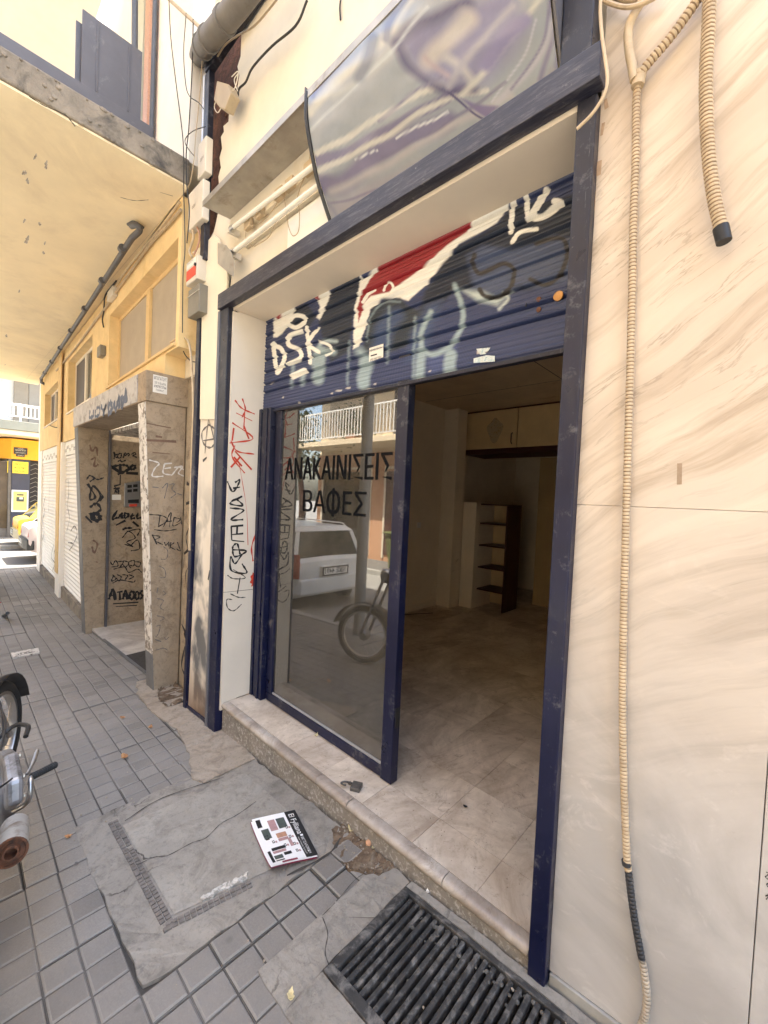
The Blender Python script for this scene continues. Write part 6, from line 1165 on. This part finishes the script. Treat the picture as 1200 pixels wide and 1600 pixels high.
MB().tube(cr([E(-1.72, .055, .25), E(-2.0, .06, .32), E(-2.35, .08, .24), E(-2.62, .11, .40), E(-2.76, .06, .66), E(-2.78, .02, .78)]), .03, 12).build('frame', BLACK, mc, smooth=True)
for s in (-1, 1): MB().tube([E(-2.80, .04+s*.055, .74), E(-2.95, .205+s*.06, gA+.288)], .016, 10).build('fork_leg', CHROME, mc, smooth=True)
fd = MB()
for k in range(13):
    a = math.radians(20+k*12)
    fd.add([(-2.95+.325*math.cos(a)*.91, .205+s_*.045-.325*math.cos(a)*.41*-1*-1, gA+.288+.325*math.sin(a)) for s_ in (-1, 1)], [])
fd.f = [(2*i, 2*i+1, 2*i+3, 2*i+2) for i in range(12)]; fd.mi = [0]*12; fo = fd.build('front_fender', BLACK, mc, smooth=True); so_ = fo.modifiers.new('s', 'SOLIDIFY'); so_.thickness = .004
MB().lathe(E(-2.33, .10, .14), (0, 1, 0), [(0, .0005), (0, .11), (.05, .12), (.10, .115), (.125, .09), (.13, .0005)], 26).build('crankcase', ALU, mc, smooth=True)
MB().tube([E(-2.40, .15, .20), E(-2.62, .15, .22)], .05, 14).build('cylinder_head', ALU, mc, smooth=True)
cover = MB().prism([(-2.50, .235, .28), (-2.28, .235, .36), (-2.12, .235, .33), (-2.10, .235, .24), (-2.2, .235, .17), (-2.45, .235, .18)], (0, -.05, 0)).build('engine_cover', mat('dull engine alloy', (.34, .34, .35), .45, .2, 14, (.06, .055, .05), .5, .68, 12, .2, 50, metal=.6), mc, bevel=.015)
MB().tube(cr([E(-2.45, .20, .12), E(-2.25, .21, .10), E(-2.12, .22, .17), E(-2.02, .215, .22)]), [.016]*18+[.02], 12).build('exhaust_pipe', RUST, mc, smooth=True)
mf0, mf1 = E(-2.04, .205, .215), E(-1.80, .170, .262)
MB().tube([mf0, mf0.lerp(mf1, .12), mf0.lerp(mf1, .2), mf1], [.018, .033, .042, .046], 24, caps=False).build('muffler', MUFF, mc, smooth=True)
dm = (mf1-mf0).normalized(); ee = MB().lathe(mf1, dm, [(.0005, .0465), (.004, .045), (.004, .040), (-.004, .037), (-.005, .026), (.012, .022), (.012, .017), (-.03, .016), (-.03, .0005)], 26); ee.build('muffler_end', RUST, mc, smooth=True)
pg = [E(-2.12, .235, .30), E(-2.155, .262, .30), E(-2.20, .35, .292)]
MB().tube(cr([E(-2.18, .21, .17), E(-2.16, .245, .19), E(-2.12, .255, .24), E(-2.135, .258, .29), pg[1]]), .009, 10).build('kick_lever', CHROME, mc, smooth=True)
P_ = [pg[1].lerp(pg[2], k/24) for k in range(25)]; MB().tube(P_, [.0145 if k % 2 else .0118 for k in range(25)], 12).build('footpeg_rubber', RUBBER, mc, smooth=True)
MB().tube(cr([E(-2.16, .25, .315), E(-2.21, .275, .33), E(-2.27, .295, .345)]), [.006]*6+[.008]*6+[.0065], 8).build('foot_lever', CHROME, mc, smooth=True)
MB().tube(cr([E(-2.52, .15, .30), E(-2.56, .24, .35), E(-2.48, .285, .37), E(-2.40, .27, .36)]), .010, 8).build('crash_loop', BLACK, mc, smooth=True)
sv_ = []; sf_ = []; ns_ = 10
for k in range(ns_+1):
    t_k = k/ns_; xk = -1.52-.68*t_k; wk = .095*(1-.35*t_k)*(.75+.25*math.sin(math.pi*min(1, t_k*3)/2)); zt = .60-.05*math.sin(math.pi*t_k)+.02*t_k; yk = -.02+.03*t_k
    sv_ += [(xk, yk-wk, zt-.07), (xk, yk-wk*.95, zt-.015), (xk, yk-wk*.5, zt), (xk, yk+wk*.5, zt), (xk, yk+wk*.95, zt-.015), (xk, yk+wk, zt-.07)]
for k in range(ns_):
    for q in range(6): sf_.append((k*6+q, k*6+(q+1) % 6, (k+1)*6+(q+1) % 6, (k+1)*6+q))
sf_ += [(5, 4, 3, 2, 1, 0), tuple(ns_*6+q for q in range(6))]
MB().add(sv_, sf_).build('seat', BLACK, mc, smooth=True)
MB().hexa([(-1.62, -.05, .40), (-2.15, -.04, .36), (-2.15, .06, .36), (-1.62, .06, .40)], [(-1.56, -.07, .53), (-2.18, -.05, .55), (-2.18, .07, .55), (-1.56, .07, .53)]).build('side_cover', GREYM, mc, bevel=.015)
rf_ = MB(); rf_.add([(-1.72+.325*math.cos(math.radians(a)), .055+sd_, gB+.288+.325*math.sin(math.radians(a))) for a in range(-20, 150, 10) for sd_ in (-.05, .05)], [(2*i_, 2*i_+1, 2*i_+3, 2*i_+2) for i_ in range(16)])
rfo = rf_.build('rear_fender', BLACK, mc, smooth=True); rfm = rfo.modifiers.new('s', 'SOLIDIFY'); rfm.thickness = .004
MB().lathe(E(-1.40, .05, .46), (1, 0, .1), [(-.03, .0005), (-.03, .03), (.02, .035), (.03, .02), (.032, .0005)], 16).build('tail_light', LENSR, mc, smooth=True)
MB().tube(cr([E(-2.62, -.36, .80), E(-2.76, -.24, .86), E(-2.80, -.03, .84), E(-2.80, .0, .84), E(-2.74, .02, .85)]), .011, 10).build('handlebar', CHROME, mc, smooth=True)
MB().lathe(E(-2.80, .0, .72), (-.93, .3, 0), [(0, .0005), (0, .06), (.05, .08), (.09, .075), (.10, .0005)], 22).build('headlight', CHROME, mc, smooth=True)
MB().tube(cr([E(-2.05, .02, .20), E(-1.95, -.14, gz(-1.9, 0)+.0)]), .008, 8).build('side_stand', BLACK, mc, smooth=True)
for L in ([E(-2.46, .20, .36), E(-2.56, .19, .50), E(-2.74, .10, .70)], [E(-2.30, .18, .38), E(-2.45, .20, .46), E(-2.66, .12, .62)], [E(-2.12, .20, .34), E(-1.95, .12, .38), E(-1.75, .08, .30)]): MB().tube(cr(L), .004, 6).build('control_cable', BLACK, mc, smooth=True)
for (x, z) in ((-2.46, .26), (-2.44, .20), (-2.22, .19), (-2.13, .25), (-2.15, .32), (-2.28, .345)): MB().lathe(E(x, .236, z), (0, 1, 0), [(0, .008), (.005, .008), (.006, .0005)], 6).build('bolt', CHROME, mc)
MB().tube([E(-1.95, .02, .34), E(-1.72, .10, .27)], .012, 10).build('swing_arm', BLACK, mc, smooth=True)
# part of another bike further on: lever and red lamp
b2 = thing('scooter', 'tip of a second scooter with red lamp and black lever at the far left edge', 'scooter', (-7.2, .4, -.35))
YS = .62
MB().tube(cr([PY(u, v, YS) for u, v in ((-14, 958), (-2, 962), (6, 962), (10, 960), (12, 958))]), .022, 8).build('lever', BLACK, b2, smooth=True)
lc = PY(-4, 945, YS); MB().lathe(lc, (1, .2, 0), [(-.05, .05), (.02, .055), (.05, .035), (.055, .0005)], 16).build('tail_lamp', LENSR, b2, smooth=True)
bx0, bz0 = lc.x-.15, gz(lc.x, .5)
MB().prism([(bx0-1.3, YS-.12, bz0+.75), (bx0-.2, YS-.12, bz0+.72), (bx0+.02, YS-.12, bz0+.55), (bx0-.1, YS-.12, bz0+.3), (bx0-.9, YS-.12, bz0+.22), (bx0-1.4, YS-.12, bz0+.4)], (0, -.28, 0)).build('body_shell', GREYM, b2, bevel=.03)
for dx in (-.25, -1.35): MB().lathe((bx0+dx, YS-.26, bz0+.22), (0, 1, 0), [(-.04, .12), (-.04, .2), (0, .22), (.04, .2), (.04, .12)], 24).build('wheel', RUBBER, b2, smooth=True)

# ================================================================= SMALL THINGS ON THE GROUND
fly = thing('advertising_flyer', 'glossy advertising flyer with black title band lying on the cement hatch', 'flyer', PG(445, 1320))
q4 = [PG(393, 1290), PG(460.5, 1270.5), PG(497, 1339.5), PG(425, 1367)]
def FP(s, t, dz=0):
    p = (q4[0]*(1-s)+q4[1]*s)*(1-t)+(q4[3]*(1-s)+q4[2]*s)*t; lift = .010+.010*(1-s)*t+.012*abs(2*t-1)**3*(1-s)+.004*math.sin(3*s+1)+.006*s*s*(1-t)
    return Vector((p.x, p.y, gz(p.x, p.y)+lift+dz))
def fpatch(name, m, s0, s1, t0, t1, dz, n=8):
    mb = MB(); k = n+1; mb.add([FP(s0+(s1-s0)*i/n, t0+(t1-t0)*j/n, dz) for i in range(k) for j in range(k)], [(i*k+j, (i+1)*k+j, (i+1)*k+j+1, i*k+j+1) for i in range(n) for j in range(n)]); return mb.build(name, m, fly, smooth=True)
sh = fpatch('cover_page', PAPERW, 0, 1, 0, 1, .004, 16); fpatch('inner_page', INKR, -.04, .96, .02, 1.03, -.002, 12); fpatch('back_page', PAPERW, -.03, .98, .03, 1.015, .001, 12)
fpatch('title_band', INK, .74, 1, 0, 1, .0046)
for (s0, s1, t0, t1, m) in ((.06, .16, .04, .20, INK), (.30, .46, .10, .33, INKP), (.49, .68, .10, .32, INKG), (.10, .26, .25, .46, INKG), (.12, .20, .36, .48, INK), (.36, .58, .40, .50, INKO), (.36, .58, .51, .57, INKP), (.14, .44, .66, .72, INK), (.14, .42, .73, .78, INKP), (.12, .30, .82, .90, INKG), (.34, .50, .80, .86, INK), (.12, .30, .92, .945, INK), (.55, .62, .55, .72, INKP), (.04, .10, .70, .95, INK)):
    fpatch('product_picture', m, s0, s1, t0, t1, .0048, 3)
for (s, t) in ((.62, .30), (.22, .52), (.60, .50), (.42, .64), (.62, .66), (.60, .80)):
    fpatch('price_mark', INK, s, s+.05, t, t+.055, .0051, 2); fpatch('price_mark', PAPERW, s+.012, s+.036, t+.015, t+.04, .0054, 2); fpatch('price_mark', INKP, s+.06, s+.10, t+.02, t+.06, .0051, 2)
fpatch('foot_band', INKR, .22, .55, .965, 1.0, .005, 4)
def ftext(s, so, to, hh, ln, m):
    c = bpy.data.curves.new('t', 'FONT'); c.body = s; o = bpy.data.objects.new('t', c); COL.objects.link(o); bpy.context.view_layer.update(); me = bpy.data.meshes.new_from_object(o.evaluated_get(bpy.context.evaluated_depsgraph_get()))
    X1 = max(v.co.x for v in me.vertices); V_ = [FP(so-v.co.y/.73*hh*-1, to+v.co.x/X1*ln, .0062) for v in me.vertices]; F_ = [tuple(p.vertices) for p in me.polygons]; bpy.data.objects.remove(o); MB().add(V_, F_).build('title_writing', m, fly)
ftext('El Fylliana', .80, .07, .13, .46, PAPERW); ftext('ΘΕΣΣΑΛΟΝΙΚΗ', .83, .60, .06, .34, PAPERW); ftext('Λεωφ. Γεωργικής Σχολής 27', .77, .58, .028, .36, PAPERW); fpatch('title_dot', PAPERW, .84, .90, .545, .58, .0055, 2)

pk = thing('padlock', 'grey open padlock lying on the marble threshold beside the door', 'padlock', (-1.46, 1.39, SILL))
A0 = PZ(541, 1223, SILL+.02); c0 = E(-1.438, 1.405, 0); ax = (E(*PZ(555, 1230, .08))-E(*PZ(530, 1224, .08))); ax.z = 0; ax.normalize(); ay = E(-ax.y, ax.x, 0)
bb = [c0-ax*.012-ay*.027, c0+ax*.038-ay*.027, c0+ax*.038+ay*.027, c0-ax*.012+ay*.027]
MB().hexa([p+E(0, 0, SILL+.001) for p in bb], [p+E(0, 0, SILL+.021) for p in bb]).build('body', mat('tarnished lock metal', (.12, .11, .10), .5, .3, 40, (.25, .2, .15), .6, .7, 50, .2, 90, metal=.5), pk, bevel=.003)
MB().tube(cr([c0-ax*.012+ay*.016+E(0, 0, SILL+.011), c0-ax*.05+ay*.016+E(0, 0, SILL+.011), c0-ax*.066+E(0, 0, SILL+.013), c0-ax*.054-ay*.014+E(0, 0, SILL+.016), c0-ax*.035-ay*.015+E(0, 0, SILL+.016)]), .0045, 10).build('shackle', IRON, pk, smooth=True)
MB().lathe(c0+ax*.0-ay*.0+E(-.03, 0, SILL+.010), (0, 0, 1), [(-.004, .008), (.004, .009), (.006, .0005)], 12).build('keyway', IRON, pk)
npl = thing('stone_marker', 'pale stone strip with worn dark marks laid in the far paving', 'marker', PG(45, 1022))
qm = [PG(20, 1029.5), PG(62, 1021), PG(60, 1013.5), PG(17, 1021.5)]; mb = MB(); mb.hexa([p+E(0, 0, -.004) for p in qm], [p+E(0, 0, .012) for p in qm]); mb.build('slab', PORTW, npl, bevel=.002)
for i, s in enumerate(('3', '0', '8', '6')):
    p = qm[0].lerp(qm[1], .14+i*.23).lerp(qm[3], .2)+E(0, 0, .0125); text('worn_mark', s, SPRAYG, npl, p, (qm[1]-qm[0]), (qm[3]-qm[0]), .07)
# leaves, pebbles, twigs
def leaf(px, py, size, m, lab, ang=None, z=None, curl=.35, cat='leaf', grp='dry leaves on the pavement'):
    p = PG(px, py) if z is None else PZ(px, py, z); a = random.uniform(0, 6.28) if ang is None else ang; d = E(math.cos(a), math.sin(a), 0); q = E(-d.y, d.x, 0); n = 9; mb = MB(); vs = []
    for i in range(n+1):
        t = i/n; wdt = math.sin(math.pi*t**.8)*size*.32*(1+.2*math.sin(i*2.3)); h_ = size*curl*(2*t-1)**2+.004
        vs += [p+d*(t-.5)*size+q*wdt+E(0, 0, h_+wdt*.6), p+d*(t-.5)*size+E(0, 0, h_), p+d*(t-.5)*size-q*wdt+E(0, 0, h_+wdt*.4)]
    mb.add(vs, [(3*i+k, 3*i+k+1, 3*i+k+4, 3*i+k+3) for i in range(n) for k in (0, 1)]); o = mb.build('dry_leaf', m, smooth=True); tag(o, lab, cat, grp); so2 = o.modifiers.new('s', 'SOLIDIFY'); so2.thickness = .0008
leaf(195, 1185, .055, LEAF, 'brown dry leaf on the pavers above the hatch corner', .3); leaf(107, 1309, .03, LEAF, 'small pinkish leaf on the pavers left of the hatch', 1.2)
leaf(235, 1138, .045, LEAF, 'brown dry leaf on the pavers near the sandy strip by the pilaster', 2.6); leaf(454, 1556, .03, LEAFY, 'pale leaf on the cement left of the drain grate', 2.2); leaf(455, 1562, .02, LEAFY, 'tiny pale leaf tip just below the pale leaf by the grate', 1.0)
leaf(549, 1299, .035, LEAFY, 'yellow curled petal in the brown dirt by the step', .5, curl=.7); leaf(583, 1326, .02, LEAFY, 'pale petal beside the tan pebble in the dirt', 2.0)
leaf(494, 1151, .030, LEAFY, 'yellow curled sliver on the threshold at the door rail', 1.9, z=SILL, curl=.6); leaf(192, 1123, .04, LEAF, 'greyish crumpled leaf on the pavers left of the portico pillar foot', .8); leaf(120, 1352, .02, SPRAYG, 'dark speck of leaf on the pavers by the hatch', .4)
leaf(727, 1262, .022, TAPE, 'small black scrap on the shop floor tiles', .4, z=SILL, cat='scrap', grp='scraps on the floor'); leaf(712, 1405, .02, LEAFY, 'white paper scrap on the grate rim', 1.4); leaf(668, 1395, .02, PAPER, 'thin white scrap at the top corner of the grate', 2.3)
pb_ = PG(576, 1321); tag(MB().lathe(pb_+E(0, 0, .012), (.3, .2, 1), [(-.014, .0005), (-.011, .010), (0, .015), (.009, .011), (.013, .0005)], 14).build('pebble', STONE, smooth=True), 'tan pebble lying in the brown dirt by the step', 'pebble')
mb = MB()
for k in range(420):
    if random.random() < .45: p = PG(random.uniform(530, 620), random.uniform(1285, 1360)); 
    elif random.random() < .5: p = E(random.uniform(-3.7, -2.3), random.uniform(1.12, 1.38), 0)
    else: p = E(random.uniform(-4.5, -.2), random.uniform(.1, 1.3), 0)
    s = abs(random.gauss(0, .0022))+.0012; mb.lathe(E(p.x, p.y, gz(p.x, p.y)+s*.6+.002), (random.random(), random.random(), 1), [(-s*.7, .0003), (-s*.4, s), (s*.4, s*.8), (s*.7, .0003)], 5)
tag(mb.build('grit', SANDY), kind='stuff')
mb = MB()
for k in range(260):
    p = E(random.uniform(-2.6, -.55), random.choice((random.uniform(1.33, 1.6), random.uniform(1.33, 2.2))), 0); s = random.uniform(.0008, .0022); mb.lathe(E(p.x, p.y, SILL+s*.5+.0006), (0, 0, 1), [(-s*.5, s), (s*.5, s*.6), (s*.6, .0002)], 5)
tag(mb.build('floor_grit', SANDY), kind='stuff')
